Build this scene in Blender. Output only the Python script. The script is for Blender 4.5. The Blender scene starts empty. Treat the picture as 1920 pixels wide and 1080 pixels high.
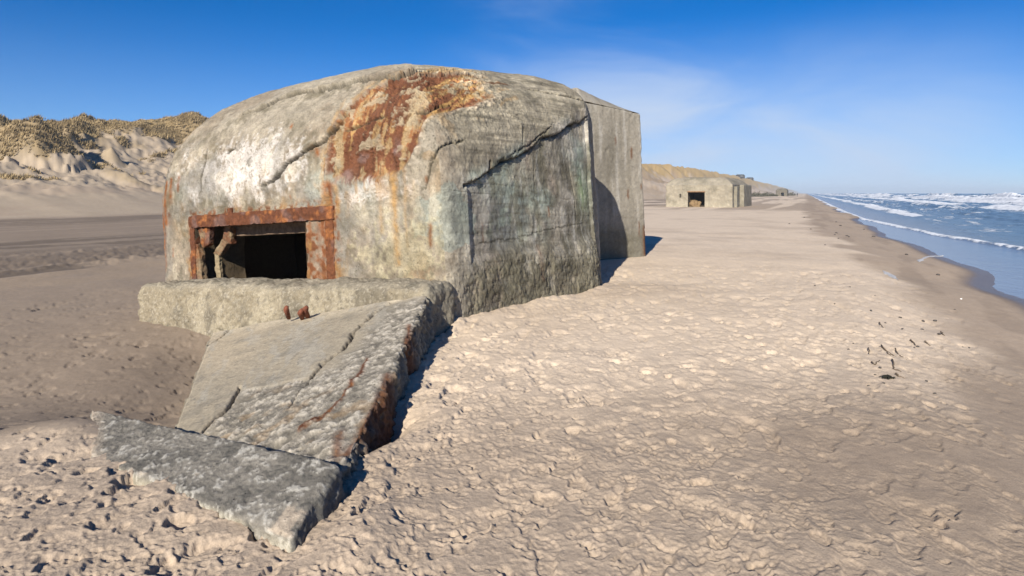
import bpy, math, random
import numpy as np
from mathutils import Vector

random.seed(7)
rng = np.random.default_rng(11)
R = math.radians
scene = bpy.context.scene
col = scene.collection

# ------------------------------------------------------------------ noise
def _h(ix, iy, iz, seed):
    n = (ix.astype(np.int64) * 374761393 + iy.astype(np.int64) * 668265263 + iz.astype(np.int64) * 2147483647 + seed * 1274126177) & 0xFFFFFFFF
    n = ((n ^ (n >> 13)) * 1274126177) & 0xFFFFFFFF
    n = ((n ^ (n >> 16)) * 2246822519) & 0xFFFFFFFF
    return ((n ^ (n >> 15)) & 0xFFFFFF) / float(0xFFFFFF)

def vn2(x, y, seed=0):
    x = np.asarray(x, float); y = np.asarray(y, float)
    ix = np.floor(x); iy = np.floor(y); fx = x - ix; fy = y - iy
    fx = fx * fx * fx * (fx * (fx * 6 - 15) + 10); fy = fy * fy * fy * (fy * (fy * 6 - 15) + 10)
    z = np.zeros_like(ix)
    a = _h(ix, iy, z, seed); b = _h(ix + 1, iy, z, seed); c = _h(ix, iy + 1, z, seed); d = _h(ix + 1, iy + 1, z, seed)
    return ((a + (b - a) * fx) * (1 - fy) + (c + (d - c) * fx) * fy) * 2 - 1

def fb2(x, y, oct=4, seed=0, gain=.5):
    t = 0; a = 1; n = 0
    for k in range(oct):
        cs, sn = math.cos(.6 * k), math.sin(.6 * k)
        t = t + a * vn2((x * cs - y * sn) * 2.03 ** k + 17.3 * k, (x * sn + y * cs) * 2.03 ** k - 9.1 * k, seed + k); n += a; a *= gain
    return t / n

def vn3(p, seed=0):
    i = np.floor(p); f = p - i; f = f * f * (3 - 2 * f)
    ix, iy, iz = i[..., 0], i[..., 1], i[..., 2]; fx, fy, fz = f[..., 0], f[..., 1], f[..., 2]
    r = 0
    for dx in (0, 1):
        for dy in (0, 1):
            for dz in (0, 1):
                r = r + _h(ix + dx, iy + dy, iz + dz, seed) * (fx if dx else 1 - fx) * (fy if dy else 1 - fy) * (fz if dz else 1 - fz)
    return r * 2 - 1

def fb3(p, oct=4, seed=0, gain=.5):
    t = 0; a = 1; n = 0
    for k in range(oct):
        t = t + a * vn3(p * 2.03 ** k + 13.7 * k, seed + k); n += a; a *= gain
    return t / n

def ss(a, b, x):
    t = np.clip((np.asarray(x, float) - a) / (b - a), 0, 1)
    return t * t * (3 - 2 * t)

def mix(c, d, m):
    return c * (1 - m[..., None]) + np.asarray(d, float) * m[..., None]

def polydist(x, y, P):
    """signed distance to a polygon, positive inside"""
    P = np.asarray(P, float); best = np.full(x.shape, 1e9); ins = np.zeros(x.shape, bool)
    for k in range(len(P)):
        (x0, y0), (x1, y1) = P[k - 1], P[k]
        dx, dy = x1 - x0, y1 - y0
        t = np.clip(((x - x0) * dx + (y - y0) * dy) / (dx * dx + dy * dy + 1e-12), 0, 1)
        best = np.minimum(best, np.hypot(x - x0 - t * dx, y - y0 - t * dy))
        if abs(dy) > 1e-12:
            ins ^= ((y0 > y) != (y1 > y)) & (x < (x1 - x0) * (y - y0) / dy + x0)
    return np.where(ins, best, -best)

def linedist(x, y, L):
    """distance to a polyline and the position 0..1 along it"""
    L = np.asarray(L, float); best = np.full(x.shape, 1e9); pos = np.zeros(x.shape)
    n = len(L) - 1
    for k in range(n):
        (x0, y0), (x1, y1) = L[k], L[k + 1]
        dx, dy = x1 - x0, y1 - y0
        t = np.clip(((x - x0) * dx + (y - y0) * dy) / (dx * dx + dy * dy + 1e-12), 0, 1)
        d = np.hypot(x - x0 - t * dx, y - y0 - t * dy); m = d < best
        best = np.where(m, d, best); pos = np.where(m, (k + t) / n, pos)
    return best, pos

# ------------------------------------------------------------------ mesh helpers
def tag(o, label=None, cat=None, group=None, kind=None):
    if label: o['label'] = label
    if cat: o['category'] = cat
    if group: o['group'] = group
    if kind: o['kind'] = kind
    return o

def empty(name, loc=(0, 0, 0)):
    o = bpy.data.objects.new(name, None); col.objects.link(o); o.location = loc
    o.empty_display_size = .2
    return o

def link(name, me, mat, parent=None):
    o = bpy.data.objects.new(name, me); col.objects.link(o)
    if mat: me.materials.append(mat)
    if parent is not None:
        o.parent = parent
        o.matrix_parent_inverse = parent_inv(parent)
    return o

def parent_inv(p):
    from mathutils import Matrix
    m = Matrix.Translation(p.location) if p.type == 'EMPTY' else Matrix.Identity(4)
    return m.inverted()

def mesh_np(name, V, F, colr=None, smooth=True):
    V = np.asarray(V, np.float32).reshape(-1, 3); F = np.asarray(F, np.int32)
    me = bpy.data.meshes.new(name); k = F.shape[1]
    me.vertices.add(len(V)); me.vertices.foreach_set('co', V.ravel())
    me.loops.add(F.size); me.loops.foreach_set('vertex_index', F.ravel())
    me.polygons.add(len(F)); me.polygons.foreach_set('loop_start', np.arange(0, F.size, k, dtype=np.int32))
    me.polygons.foreach_set('use_smooth', np.full(len(F), smooth))
    if colr is not None:
        at = me.color_attributes.new('Col', 'FLOAT_COLOR', 'POINT')
        at.data.foreach_set('color', np.asarray(colr, np.float32).reshape(-1, 4).ravel())
    me.update(calc_edges=True); me.validate()
    return me

def grid_faces(n, m, keep=None, wrap=False):
    i = np.arange(n if wrap else n - 1)[:, None]; j = np.arange(m - 1)[None]
    i2 = (i + 1) % n
    f = np.stack([i * m + j + 0 * i, i2 * m + j, i2 * m + j + 1, i * m + j + 1], -1)
    return f[keep] if keep is not None else f.reshape(-1, 4)

def rgba(c, a=1.0):
    a = np.broadcast_to(np.asarray(a, float), c.shape[:-1])
    return np.concatenate([np.clip(c, 0, 1), a[..., None]], -1)

def slab_mesh(name, corners, res, rad, disp=None, colour=None, smooth=True):
    """rounded, noise-roughened block through eight corners (bottom ring 0-3, top ring 4-7)"""
    K = np.asarray(corners, float)
    L = np.array([np.mean([np.linalg.norm(K[b] - K[a]) for a, b in e]) for e in (((0, 1), (3, 2), (4, 5), (7, 6)), ((0, 3), (1, 2), (4, 7), (5, 6)), ((0, 4), (1, 5), (2, 6), (3, 7)))])
    ax = [K[[1, 2, 5, 6]].mean(0) - K[[0, 3, 4, 7]].mean(0), K[[3, 2, 7, 6]].mean(0) - K[[0, 1, 4, 5]].mean(0), K[4:].mean(0) - K[:4].mean(0)]
    ax = [a / np.linalg.norm(a) for a in ax]
    r = min(rad, .45 * L.min())
    N = [max(2, int(round(l / res))) for l in L]
    Q = []; Fs = []; off = 0
    def axis(k):
        return np.linspace(0, 1, N[k] + 1)
    for k in range(3):
        a, b = [(1, 2), (0, 2), (0, 1)][k]
        for s in (0., 1.):
            g = np.meshgrid(axis(a), axis(b), indexing='ij')
            q = np.zeros(g[0].shape + (3,)); q[..., a] = g[0]; q[..., b] = g[1]; q[..., k] = s
            f = grid_faces(N[a] + 1, N[b] + 1) + off
            flip = (s == 1) == (k == 1)
            Fs.append(f[:, ::-1] if flip else f)
            Q.append(q.reshape(-1, 3)); off += q.size // 3
    Q = np.concatenate(Q); Fs = np.concatenate(Fs)
    _, first, invx = np.unique(np.round(Q, 6), axis=0, return_index=True, return_inverse=True)
    Q = Q[first]; Fs = invx.reshape(-1)[Fs]
    m = Q * L; c = np.clip(m, r, L - r); d = m - c; n = d / np.maximum(np.linalg.norm(d, axis=1, keepdims=True), 1e-9)
    q = (c + r * n) / L
    u, v, w = q.T[:, :, None]
    P = ((1 - w) * ((1 - v) * ((1 - u) * K[0] + u * K[1]) + v * ((1 - u) * K[3] + u * K[2])) + w * ((1 - v) * ((1 - u) * K[4] + u * K[5]) + v * ((1 - u) * K[7] + u * K[6])))
    nw = n[:, :1] * ax[0] + n[:, 1:2] * ax[1] + n[:, 2:] * ax[2]
    C = colour(P, q, nw) if colour else None
    if disp: P = P + nw * disp(P, q, nw)[:, None]
    return mesh_np(name, P, Fs, C, smooth)

def tube_mesh(name, pts, rad, seg=8, rough=0.0, colour=None):
    pts = [Vector(p) for p in pts]; n = len(pts); V = []; rr = rad if hasattr(rad, '__len__') else [rad] * n
    for i, p in enumerate(pts):
        t = (pts[min(i + 1, n - 1)] - pts[max(i - 1, 0)]).normalized()
        a = t.orthogonal().normalized() if i == 0 else (pa - t * pa.dot(t)).normalized(); pa = a; b = t.cross(a)
        for k in range(seg):
            q = 2 * math.pi * k / seg; f = rr[i] * (1 + rough * random.uniform(-1, 1))
            V.append(p + a * (math.cos(q) * f) + b * (math.sin(q) * f))
    V.append(pts[0]); V.append(pts[-1])
    F = []
    for i in range(n - 1):
        for k in range(seg):
            k2 = (k + 1) % seg; F.append((i * seg + k, i * seg + k2, (i + 1) * seg + k2, (i + 1) * seg + k))
    tri = [(n * seg, (k + 1) % seg, k) for k in range(seg)] + [(n * seg + 1, (n - 1) * seg + k, (n - 1) * seg + (k + 1) % seg) for k in range(seg)]
    me = bpy.data.meshes.new(name); me.from_pydata([tuple(v) for v in V], [], F + tri); me.update()
    me.polygons.foreach_set('use_smooth', [True] * len(me.polygons))
    if colour is not None:
        at = me.color_attributes.new('Col', 'FLOAT_COLOR', 'POINT')
        at.data.foreach_set('color', np.tile(np.array(list(colour) + [.9], np.float32), len(V)))
    return me

# ------------------------------------------------------------------ materials
def nodes(name):
    m = bpy.data.materials.new(name); m.use_nodes = True; nt = m.node_tree
    b = nt.nodes['Principled BSDF']; return m, nt, b

def N(nt, t, **kw):
    n = nt.nodes.new(t)
    for k, v in kw.items():
        if k.startswith('i_'): n.inputs[k[2:].replace('_', ' ')].default_value = v
        else: setattr(n, k, v)
    return n

def col_material(name, scale, vary, bump, bump_dist, fine=0.0, rough=None, detail=6, pits=0.0, spec=.3):
    """base colour from the mesh's own pigment attribute, broken up by object-space noise; attribute alpha is the roughness"""
    m, nt, b = nodes(name); L = nt.links.new
    at = N(nt, 'ShaderNodeAttribute', attribute_name='Col'); tc = N(nt, 'ShaderNodeTexCoord')
    n1 = N(nt, 'ShaderNodeTexNoise'); n1.inputs['Scale'].default_value = scale; n1.inputs['Detail'].default_value = detail; n1.inputs['Roughness'].default_value = .65
    L(tc.outputs['Object'], n1.inputs['Vector'])
    mr = N(nt, 'ShaderNodeMapRange'); mr.inputs['From Min'].default_value = .28; mr.inputs['From Max'].default_value = .72
    mr.inputs['To Min'].default_value = 1 - vary; mr.inputs['To Max'].default_value = 1 + vary
    L(n1.outputs['Fac'], mr.inputs['Value'])
    n2 = N(nt, 'ShaderNodeTexNoise'); n2.inputs['Scale'].default_value = scale * 9; n2.inputs['Detail'].default_value = 3
    L(tc.outputs['Object'], n2.inputs['Vector'])
    mr2 = N(nt, 'ShaderNodeMapRange'); mr2.inputs['From Min'].default_value = .3; mr2.inputs['From Max'].default_value = .7
    mr2.inputs['To Min'].default_value = 1 - fine; mr2.inputs['To Max'].default_value = 1 + fine
    L(n2.outputs['Fac'], mr2.inputs['Value'])
    mu = N(nt, 'ShaderNodeMath', operation='MULTIPLY'); L(mr.outputs[0], mu.inputs[0]); L(mr2.outputs[0], mu.inputs[1])
    fac = mu.outputs[0]; hgt = n1.outputs['Fac']
    if pits:
        vo = N(nt, 'ShaderNodeTexVoronoi'); vo.inputs['Scale'].default_value = pits; L(tc.outputs['Object'], vo.inputs['Vector'])
        n3 = N(nt, 'ShaderNodeTexNoise'); n3.inputs['Scale'].default_value = pits * .22; L(tc.outputs['Object'], n3.inputs['Vector'])
        th = N(nt, 'ShaderNodeMapRange'); th.inputs['From Min'].default_value = .5; th.inputs['From Max'].default_value = .8; th.inputs['To Min'].default_value = 0.; th.inputs['To Max'].default_value = .42
        L(n3.outputs['Fac'], th.inputs['Value'])
        lt = N(nt, 'ShaderNodeMath', operation='SUBTRACT'); L(vo.outputs['Distance'], lt.inputs[0]); L(th.outputs[0], lt.inputs[1])
        pm = N(nt, 'ShaderNodeMapRange'); pm.inputs['From Min'].default_value = -.06; pm.inputs['From Max'].default_value = .04; pm.inputs['To Min'].default_value = 0.; pm.inputs['To Max'].default_value = 1.
        L(lt.outputs[0], pm.inputs['Value'])
        pd = N(nt, 'ShaderNodeMapRange'); pd.inputs['To Min'].default_value = .62; L(pm.outputs[0], pd.inputs['Value'])
        m2 = N(nt, 'ShaderNodeMath', operation='MULTIPLY'); L(fac, m2.inputs[0]); L(pd.outputs[0], m2.inputs[1]); fac = m2.outputs[0]
        ad = N(nt, 'ShaderNodeMath', operation='MULTIPLY_ADD'); ad.inputs[1].default_value = .5; L(pm.outputs[0], ad.inputs[0]); L(hgt, ad.inputs[2]); hgt = ad.outputs[0]
    vm = N(nt, 'ShaderNodeVectorMath', operation='SCALE'); L(at.outputs['Color'], vm.inputs[0]); L(fac, vm.inputs['Scale'])
    L(vm.outputs[0], b.inputs['Base Color'])
    if rough is None: L(at.outputs['Alpha'], b.inputs['Roughness'])
    else: b.inputs['Roughness'].default_value = rough
    b.inputs['Specular IOR Level'].default_value = spec
    ad2 = N(nt, 'ShaderNodeMath', operation='MULTIPLY_ADD'); ad2.inputs[1].default_value = .35; L(n2.outputs['Fac'], ad2.inputs[0]); L(hgt, ad2.inputs[2])
    bp = N(nt, 'ShaderNodeBump'); bp.inputs['Strength'].default_value = bump; bp.inputs['Distance'].default_value = bump_dist
    L(ad2.outputs[0], bp.inputs['Height']); L(bp.outputs[0], b.inputs['Normal'])
    return m

M_sand = col_material('sand', 11.0, .10, .65, .012, fine=.14, spec=.25)
M_conc = col_material('weathered_concrete', 14.0, .20, .7, .020, fine=.22, rough=.92, pits=26.0, spec=.25)
M_rough = col_material('exposed_aggregate', 30.0, .22, .8, .015, fine=.32, rough=.93, pits=34.0, spec=.25)
M_rust = col_material('rusted_steel', 18.0, .38, .8, .015, fine=.3, rough=.85, spec=.3)
M_far = col_material('distant_concrete', 2.2, .14, .5, .05, fine=.12, rough=.92, spec=.2)
M_wood = col_material('driftwood', 20.0, .2, .4, .004, fine=.2, rough=.9, spec=.2)
M_stone = col_material('pebble_stone', 22.0, .2, .3, .004, fine=.15, rough=.7)
M_grass = col_material('dune_grass_blades', 1.2, .22, .0, .01, fine=.2, rough=.85, spec=.2)

def sea_material():
    m, nt, b = nodes('sea_water'); L = nt.links.new
    at = N(nt, 'ShaderNodeAttribute', attribute_name='Col'); tc = N(nt, 'ShaderNodeTexCoord')
    sep = N(nt, 'ShaderNodeSeparateColor'); L(at.outputs['Color'], sep.inputs[0])     # r foam, g shallow sand, b ripple
    mp = N(nt, 'ShaderNodeMapping'); mp.inputs['Rotation'].default_value = (0, 0, R(24.6)); mp.inputs['Scale'].default_value = (1.0, .45, 1)
    L(tc.outputs['Object'], mp.inputs['Vector'])
    nz = N(nt, 'ShaderNodeTexNoise'); nz.inputs['Scale'].default_value = 1.6; nz.inputs['Detail'].default_value = 7; nz.inputs['Roughness'].default_value = .6
    L(mp.outputs[0], nz.inputs['Vector'])
    nf = N(nt, 'ShaderNodeTexNoise'); nf.inputs['Scale'].default_value = 2.4; nf.inputs['Detail'].default_value = 8; nf.inputs['Roughness'].default_value = .7
    L(tc.outputs['Object'], nf.inputs['Vector'])
    # foam breaks up by noise at its rims
    s1 = N(nt, 'ShaderNodeMath', operation='MULTIPLY_ADD'); s1.inputs[1].default_value = 1.5; s1.inputs[2].default_value = -.75
    L(nf.outputs['Fac'], s1.inputs[0])
    s2 = N(nt, 'ShaderNodeMath', operation='ADD'); L(sep.outputs[0], s2.inputs[0]); L(s1.outputs[0], s2.inputs[1])
    fm = N(nt, 'ShaderNodeMapRange'); fm.inputs['From Min'].default_value = .38; fm.inputs['From Max'].default_value = .62; L(s2.outputs[0], fm.inputs['Value'])
    deep = N(nt, 'ShaderNodeRGB'); deep.outputs[0].default_value = (.075, .12, .15, 1)
    shal = N(nt, 'ShaderNodeRGB'); shal.outputs[0].default_value = (.25, .245, .235, 1)
    mx = N(nt, 'ShaderNodeMix', data_type='RGBA'); L(sep.outputs[1], mx.inputs[0]); L(deep.outputs[0], mx.inputs[6]); L(shal.outputs[0], mx.inputs[7])
    mf = N(nt, 'ShaderNodeMix', data_type='RGBA'); L(fm.outputs[0], mf.inputs[0]); L(mx.outputs[2], mf.inputs[6]); mf.inputs[7].default_value = (.70, .73, .76, 1)
    L(mf.outputs[2], b.inputs['Base Color'])
    rg = N(nt, 'ShaderNodeMapRange'); rg.inputs['To Min'].default_value = .2; rg.inputs['To Max'].default_value = .9; L(fm.outputs[0], rg.inputs['Value']); L(rg.outputs[0], b.inputs['Roughness'])
    b.inputs['IOR'].default_value = 1.33
    bs = N(nt, 'ShaderNodeMath', operation='MULTIPLY'); bs.inputs[1].default_value = 1.0; L(sep.outputs[2], bs.inputs[0])
    bp = N(nt, 'ShaderNodeBump'); bp.inputs['Distance'].default_value = .32; L(bs.outputs[0], bp.inputs['Strength']); L(nz.outputs['Fac'], bp.inputs['Height'])
    L(bp.outputs[0], b.inputs['Normal'])
    return m
M_sea = sea_material()

# ------------------------------------------------------------------ terrain
def sp(x, y):
    return .4165 * x + .909 * y, -.909 * x + .4165 * y      # along the coast, inland

def dune_foot(s):
    return 58 - 33 * ss(85, 210, s)

HILLS = [(-56.4, 76, 5.4, 5.0, 4.1, .85), (-65, 76, 4.5, 5, 2.6, .9), (-58.6, 84, 2.0, 2.0, 1.9, 1.4), (-52.6, 84, 2.2, 1.7, 1.6, 1.4),
         (-46.4, 77, 3.6, 1.8, 1.2, .9), (-41.6, 77.5, 1.9, 1.5, .9, 1.0), (-50.5, 80, 2.4, 1.4, .5, 1.2), (-38, 81, 2, 1.5, .6, 1.2)]

def terrain(x, y):
    """smooth lie of the land: beach, hollow beside the bunker, dunes"""
    x = np.asarray(x, float); y = np.asarray(y, float)
    s, p = sp(x, y)
    cusp = 1.15 * fb2(s / 8 + .3, s * 0, 2, 3) * ss(4, 14, s)
    cusp = cusp + .42 * np.exp(-((s - 12) / 6) ** 2)
    z = -.119 * np.clip(-1.0 - p + cusp, 0, 30)
    z = np.maximum(z, -3.0)
    z = z - .36 * ss(.9, 3.6, -x) * ss(3.7, 6.6, y)
    rq = np.clip(((x + .8) * 2.33 + (y - 8.15) * 3.31) / 16.4, 0, 1); dq = np.hypot(x + .8 - rq * 2.33, y - 8.15 - rq * 3.31)
    z = z + .07 * np.exp(-(dq / .32) ** 2) * (.5 + .9 * fb2(x * 1.6, y * 1.6, 3, 57))
    z = z + .09 * np.exp(-((x + 3.45) / .5) ** 2 - ((y - 4.98) / .42) ** 2) + .07 * np.exp(-((x + 3.16) / .34) ** 2 - ((y - 4.60) / .36) ** 2) + .06 * np.exp(-((x + .75) / .22) ** 2 - ((y - 3.2) / .4) ** 2)
    ex, ey = (x + 3.2) * .84 + (y - 5.15) * -.54, (x + 3.2) * .54 + (y - 5.15) * .84
    z = z - .34 * ss(-.06, .05, ey) * (1 - ss(.6, 1.4, ey)) * ss(.15, .9, ex) * (1 - ss(2.0, 2.5, ex))
    lq = np.clip(((x + 4.0) * 1.5 + (y - 8.6) * -4.1) / 19.06, 0, 1); ld = np.hypot(x + 4.0 - lq * 1.5, y - 8.6 + lq * 4.1)
    z = z - .17 * np.exp(-(ld / .7) ** 2) * ss(5.0, 5.6, y)
    q = p - dune_foot(s) + 3.2 * fb2(s / 13, p / 60, 3, 5) + 1.0 * fb2(s / 4.2, p / 9, 3, 8) * ss(10, 26, p - dune_foot(s))
    crest = 4.6 + 4.0 * ss(44, 80, s) + 4.0 * ss(150, 700, s) + 1.2 * fb2(s / 16, p / 30, 3, 21)
    d = 5.8 * np.clip(q / 24, 0, 1) ** 1.35 + crest * ss(23, 38, q) * (1 + .0 * q)
    d = d - 3.0 * ss(46, 80, q)
    lum = ss(20, 34, q)
    d = d + lum * (.8 * fb2(s / 5.5, p / 5.5, 3, 31) + .35 * fb2(s / 1.3, p / 1.3, 3, 35) + .5 * np.abs(fb2(s / 3.1, p / 3.1, 3, 36))) + ss(12, 16, q) * (1 - ss(40, 44, q)) * (.30 * fb2(s / .9, p / .9, 4, 43) + .5 * np.clip(fb2(s / 3.4, p / 1.6, 4, 45) - .12, 0, 1) * 2.2 - .1) + ss(6, 14, q) * .4 * fb2(s / 3, p / 3, 3, 41) * (1 - .4 * lum)
    z = z + d
    for hx, hy, rx, ry, hh, pw in HILLS:
        e = np.hypot((x - hx) / rx, (y - hy) / ry)
        near = e < 1.3
        if near.any():
            nn = 1 + .30 * fb2(x / 1.5, y / 1.5, 4, 51)
            z = np.where(near, z + hh * np.clip(1 - e * nn, 0, 1) ** pw * 1.12, z)
    return z, q

def gz(x, y):
    return float(terrain(np.array([x]), np.array([y]))[0][0])

def view_ground(px, py, z=0.0):
    """a point of the photo's ground plane at height z, as world x, y"""
    Y = (1.7 - z) * 1200 / (py - 362); return (px - 960) / 1200 * Y, Y

def build_beach():
    r = [1.6]
    while r[-1] < 6000:
        a = r[-1]
        d = .03 if a < 2.3 else max(.007, a * a / 1900)
        if a < 135: d = min(d, .40)
        else: d = min(d, a * .022)
        r.append(a + d)
    r = np.array([0.02, .5, 1.0, 1.3] + r)
    th = np.concatenate([np.arange(-180, -47, 3.5), np.arange(-47, 47, .105), np.arange(47, 180, 3.5)])
    th = np.radians(th)
    n, m = len(th), len(r)
    X = np.sin(th)[:, None] * r[None]; Y = np.cos(th)[:, None] * r[None]
    Z, Q = terrain(X, Y); S, P = sp(X, Y)
    nearm = r < 32
    # ---- trampled detail, only where it can be seen
    x, y, s, p = X[:, nearm], Y[:, nearm], S[:, nearm], P[:, nearm]
    edge = p + 1.75 - 1.6 * ss(12, 40, s) + .85 * fb2(s / 1.9, p / 1.3, 4, 61)
    dry = ss(-.25, .45, edge)                                         # above the swash-smoothed strip
    smooth_r = ss(.2, 1.3, x + .45 * fb2(x, y, 3, 63) - .9) * (1 - ss(4.0, 5.6, y + .5 * fb2(x, y, 3, 64))) * ss(-1.0, .9, 1.3 - p + .5 * fb2(x * 1.3, y * 1.3, 3, 65))
    smooth_l = ss(.5, 1.5, -x - 1.1 + .4 * fb2(x, y, 3, 67)) * ss(4.2, 5.3, y + .6 * fb2(x * .9, y * .9, 3, 68))
    tr = dry * (1 - .93 * smooth_r) * (1 - .78 * smooth_l)
    tr = tr * (.75 + .25 * fb2(x * .8, y * .8, 3, 69))
    wx = x + .05 * fb2(x * 7, y * 7, 3, 201) + .015 * vn2(x * 40, y * 40, 203); wy = y + .05 * fb2(x * 7 + 9, y * 7, 3, 205) + .015 * vn2(x * 40, y * 40 + 5, 207)
    def steps(v, sharp=.13):
        k = np.floor(v); f_ = v - k
        return k + ss(.5 - sharp, .5 + sharp, f_)
    t1 = steps(2.4 * fb2(wx / .42, wy / .42, 3, 209)) ; t2 = steps(2.0 * fb2(wx / .21, wy / .24, 3, 211), .2)
    z = .035 * fb2(x / 1.4, y / 1.4, 3, 71) * (.4 + tr) + .05 * fb2(x / 4.2, y / 4.2, 2, 72) * ss(1.5, 4, np.hypot(x, y - 2)) * ss(-1.4, .8, p)
    pt = .3 + 1.0 * ss(-.15, .3, fb2(x * .9 + 7, y * .9, 3, 213))
    z += tr * pt * (.0038 * t1 + .003 * t2 + .010 * fb2(x / .33, y / .33, 4, 73) + .006 * fb2(x / .09, y / .09, 3, 74))
    z += (1 - tr) * .004 * fb2(x / .12, y / .12, 3, 78)
    rn = r[nearm]
    # footprints
    dth = R(.105); th0 = R(-47); j0 = int(np.searchsorted(th, th0 - 1e-6))
    cnt = 0
    tries = 9000
    px_ = rng.uniform(-9, 9, tries); py_ = rng.uniform(1.9, 15, tries)
    for k in range(tries):
        fx, fy = px_[k], py_[k]
        fr = math.hypot(fx, fy); ft = math.atan2(fx, fy)
        if abs(ft) > R(46) or fr < 2 or fr > 16: continue
        i = int(round((ft - th[j0]) / dth)) + j0; j = int(np.searchsorted(rn, fr)) 
        if i < j0 or i >= j0 + 890 or j >= len(rn): continue
        t_ = tr[i, j]
        sl, sr = smooth_l[i, j], smooth_r[i, j]
        if rng.random() > (t_ * .85 + .30 * sr + .20 * sl + .012): continue
        ang = rng.normal(0.38, .38) + (math.pi if rng.random() < .4 else 0)
        dep = rng.choice([rng.uniform(.005, .012), rng.uniform(.009, .022)]) * (1 if t_ > .35 else .7)
        sc = rng.uniform(.8, 1.1) * (1.0 if rng.random() < .75 else .6)
        heel_only = rng.random() < (.15 if sr > .5 else .45); wd_ = rng.uniform(.85, 1.35)
        w = .30 * sc
        di = int(w / fr / dth) + 1
        a0, a1 = max(0, i - di), min(n, i + di + 1); b0, b1 = np.searchsorted(rn, fr - w), np.searchsorted(rn, fr + w)
        xx = x[a0:a1, b0:b1] - fx; yy = y[a0:a1, b0:b1] - fy
        e = (xx * math.sin(ang) + yy * math.cos(ang)) / sc; f = (xx * math.cos(ang) - yy * math.sin(ang)) / sc
        wob = 1 + .16 * vn2((xx + fx) * 16, (yy + fy) * 16, 75) + .10 * vn2((xx + fx) * 48, (yy + fy) * 48, 79)
        d1 = np.sqrt(((e - .045) / .105) ** 2 + (f / (.054 * wd_)) ** 2); d2 = np.sqrt(((e + .075) / .075) ** 2 + (f / (.047 * wd_)) ** 2)
        d = (d2 if heel_only else np.minimum(d1, d2)) * wob
        mm = 1 - ss(.84, 1.08 + .95 * np.clip((xx * .308 + yy * .951) / .10, 0, 1), d)
        cur = z[a0:a1, b0:b1]
        base = cur[cur.shape[0] // 2, cur.shape[1] // 2] if cur.size else 0
        tilt = dep * .28 * np.clip((xx * .308 + yy * .951) / .11, -1, 1)
        new = cur * (1 - mm) + (base - dep + tilt + .003 * vn2((xx + fx) * 60, (yy + fy) * 60, 76)) * mm
        rim = dep * .38 * np.exp(-((d - 1.28) / .17) ** 2) * (.4 + .6 * np.clip(vn2((xx + fx) * 14, (yy + fy) * 14, 77) + .5, 0, 1))
        z[a0:a1, b0:b1] = new + rim
        cnt += 1
    # small scuffs and toe digs between the prints
    for k in range(6000):
        fr = 2.2 + 8.5 * rng.random() ** 1.3; ft = rng.uniform(R(-44), R(44)); fx, fy = fr * math.sin(ft), fr * math.cos(ft)
        i = int(round((ft - th[j0]) / dth)) + j0; j = int(np.searchsorted(rn, fr))
        if i < j0 or i >= j0 + 890 or j >= len(rn): continue
        if rng.random() > tr[i, j] * .9 + .06: continue
        ra, rb = rng.uniform(.02, .055), rng.uniform(.012, .028); ang = rng.normal(1.2, .9); dep = rng.uniform(.004, .010); w = .08
        di = int(w / fr / dth) + 1
        a0, a1 = max(0, i - di), min(n, i + di + 1); b0, b1 = np.searchsorted(rn, fr - w), np.searchsorted(rn, fr + w)
        xx = x[a0:a1, b0:b1] - fx; yy = y[a0:a1, b0:b1] - fy
        e = xx * math.sin(ang) + yy * math.cos(ang); f = xx * math.cos(ang) - yy * math.sin(ang) + .3 * e * e / ra
        d = np.sqrt((e / ra) ** 2 + (f / rb) ** 2) * (1 + .2 * vn2((xx + fx) * 50, (yy + fy) * 50, 79))
        back = np.clip((xx * .308 + yy * .951) / .03, 0, 1)
        z[a0:a1, b0:b1] += -dep * (1 - ss(.75, 1.1 + .9 * back, d)) + dep * .5 * np.exp(-((d - 1.4) / .25) ** 2) * (1 - back)
    # crumbs and small clods
    c1 = vn2(x * 26, y * 26, 81); c2 = vn2(x * 55, y * 55, 83); c3 = vn2(x * 12, y * 12, 85)
    patch = np.clip(.55 + .9 * fb2(x * 1.7, y * 1.7, 3, 87), 0, 1)
    z += (.12 + tr) * patch * (.009 * np.clip(c1 - .3, 0, 1) + .011 * np.clip(c2 - .2, 0, 1) * ss(-.3, .1, c3) - .010 * np.clip(c3 - .45, 0, 1)) + tr * .002 * c2
    debris = np.exp(-(((x - 4.0) / 1.3) ** 2 + ((y - 6.9) / 1.1) ** 2))
    z += debris * .02 * np.clip(c1, 0, 1) * (c3 > 0)
    # ripples and hoof-pocked band out on the left flat
    band = ss(17.6, 19, p) * (1 - ss(23, 25.5, p)) * ss(-30, -4, x * -1 - 0) * (x < -2)
    z += band * .10 * np.abs(fb2(x / .30, y / .7, 3, 91))
    z += .05 * ss(16.4, 17.4, p + .5 * fb2(s / 4, p / 4, 2, 93)) * (1 - ss(17.4, 17.9, p + .5 * fb2(s / 4, p / 4, 2, 93))) * (x < -2)
    Z[:, nearm] += z
    # ---- colour: real dryness and dampness of the sand, grass cover on the dunes
    big = fb2(X / 2.2, Y / 2.2, 4, 101); fine = fb2(X / .25, Y / .25, 3, 103)
    dryc = np.array([.59, .478, .355]); midc = np.array([.345, .272, .20]); dampc = np.array([.225, .174, .126]); wetc = np.array([.12, .092, .066])
    C = np.empty(X.shape + (3,)); C[:] = dryc
    E = P + 1.75 - 1.6 * ss(12, 40, S) + .85 * fb2(S / 1.9, P / 1.3, 4, 61)
    fmid = 1 - ss(3.8, 6.6, Y + .7 * big - .12 * X)                    # less sun-bleached sand near the photographer
    C = mix(C, midc, fmid * .92)
    C = mix(C, midc, ss(-.2, .5, big - .12) * .5)
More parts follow.
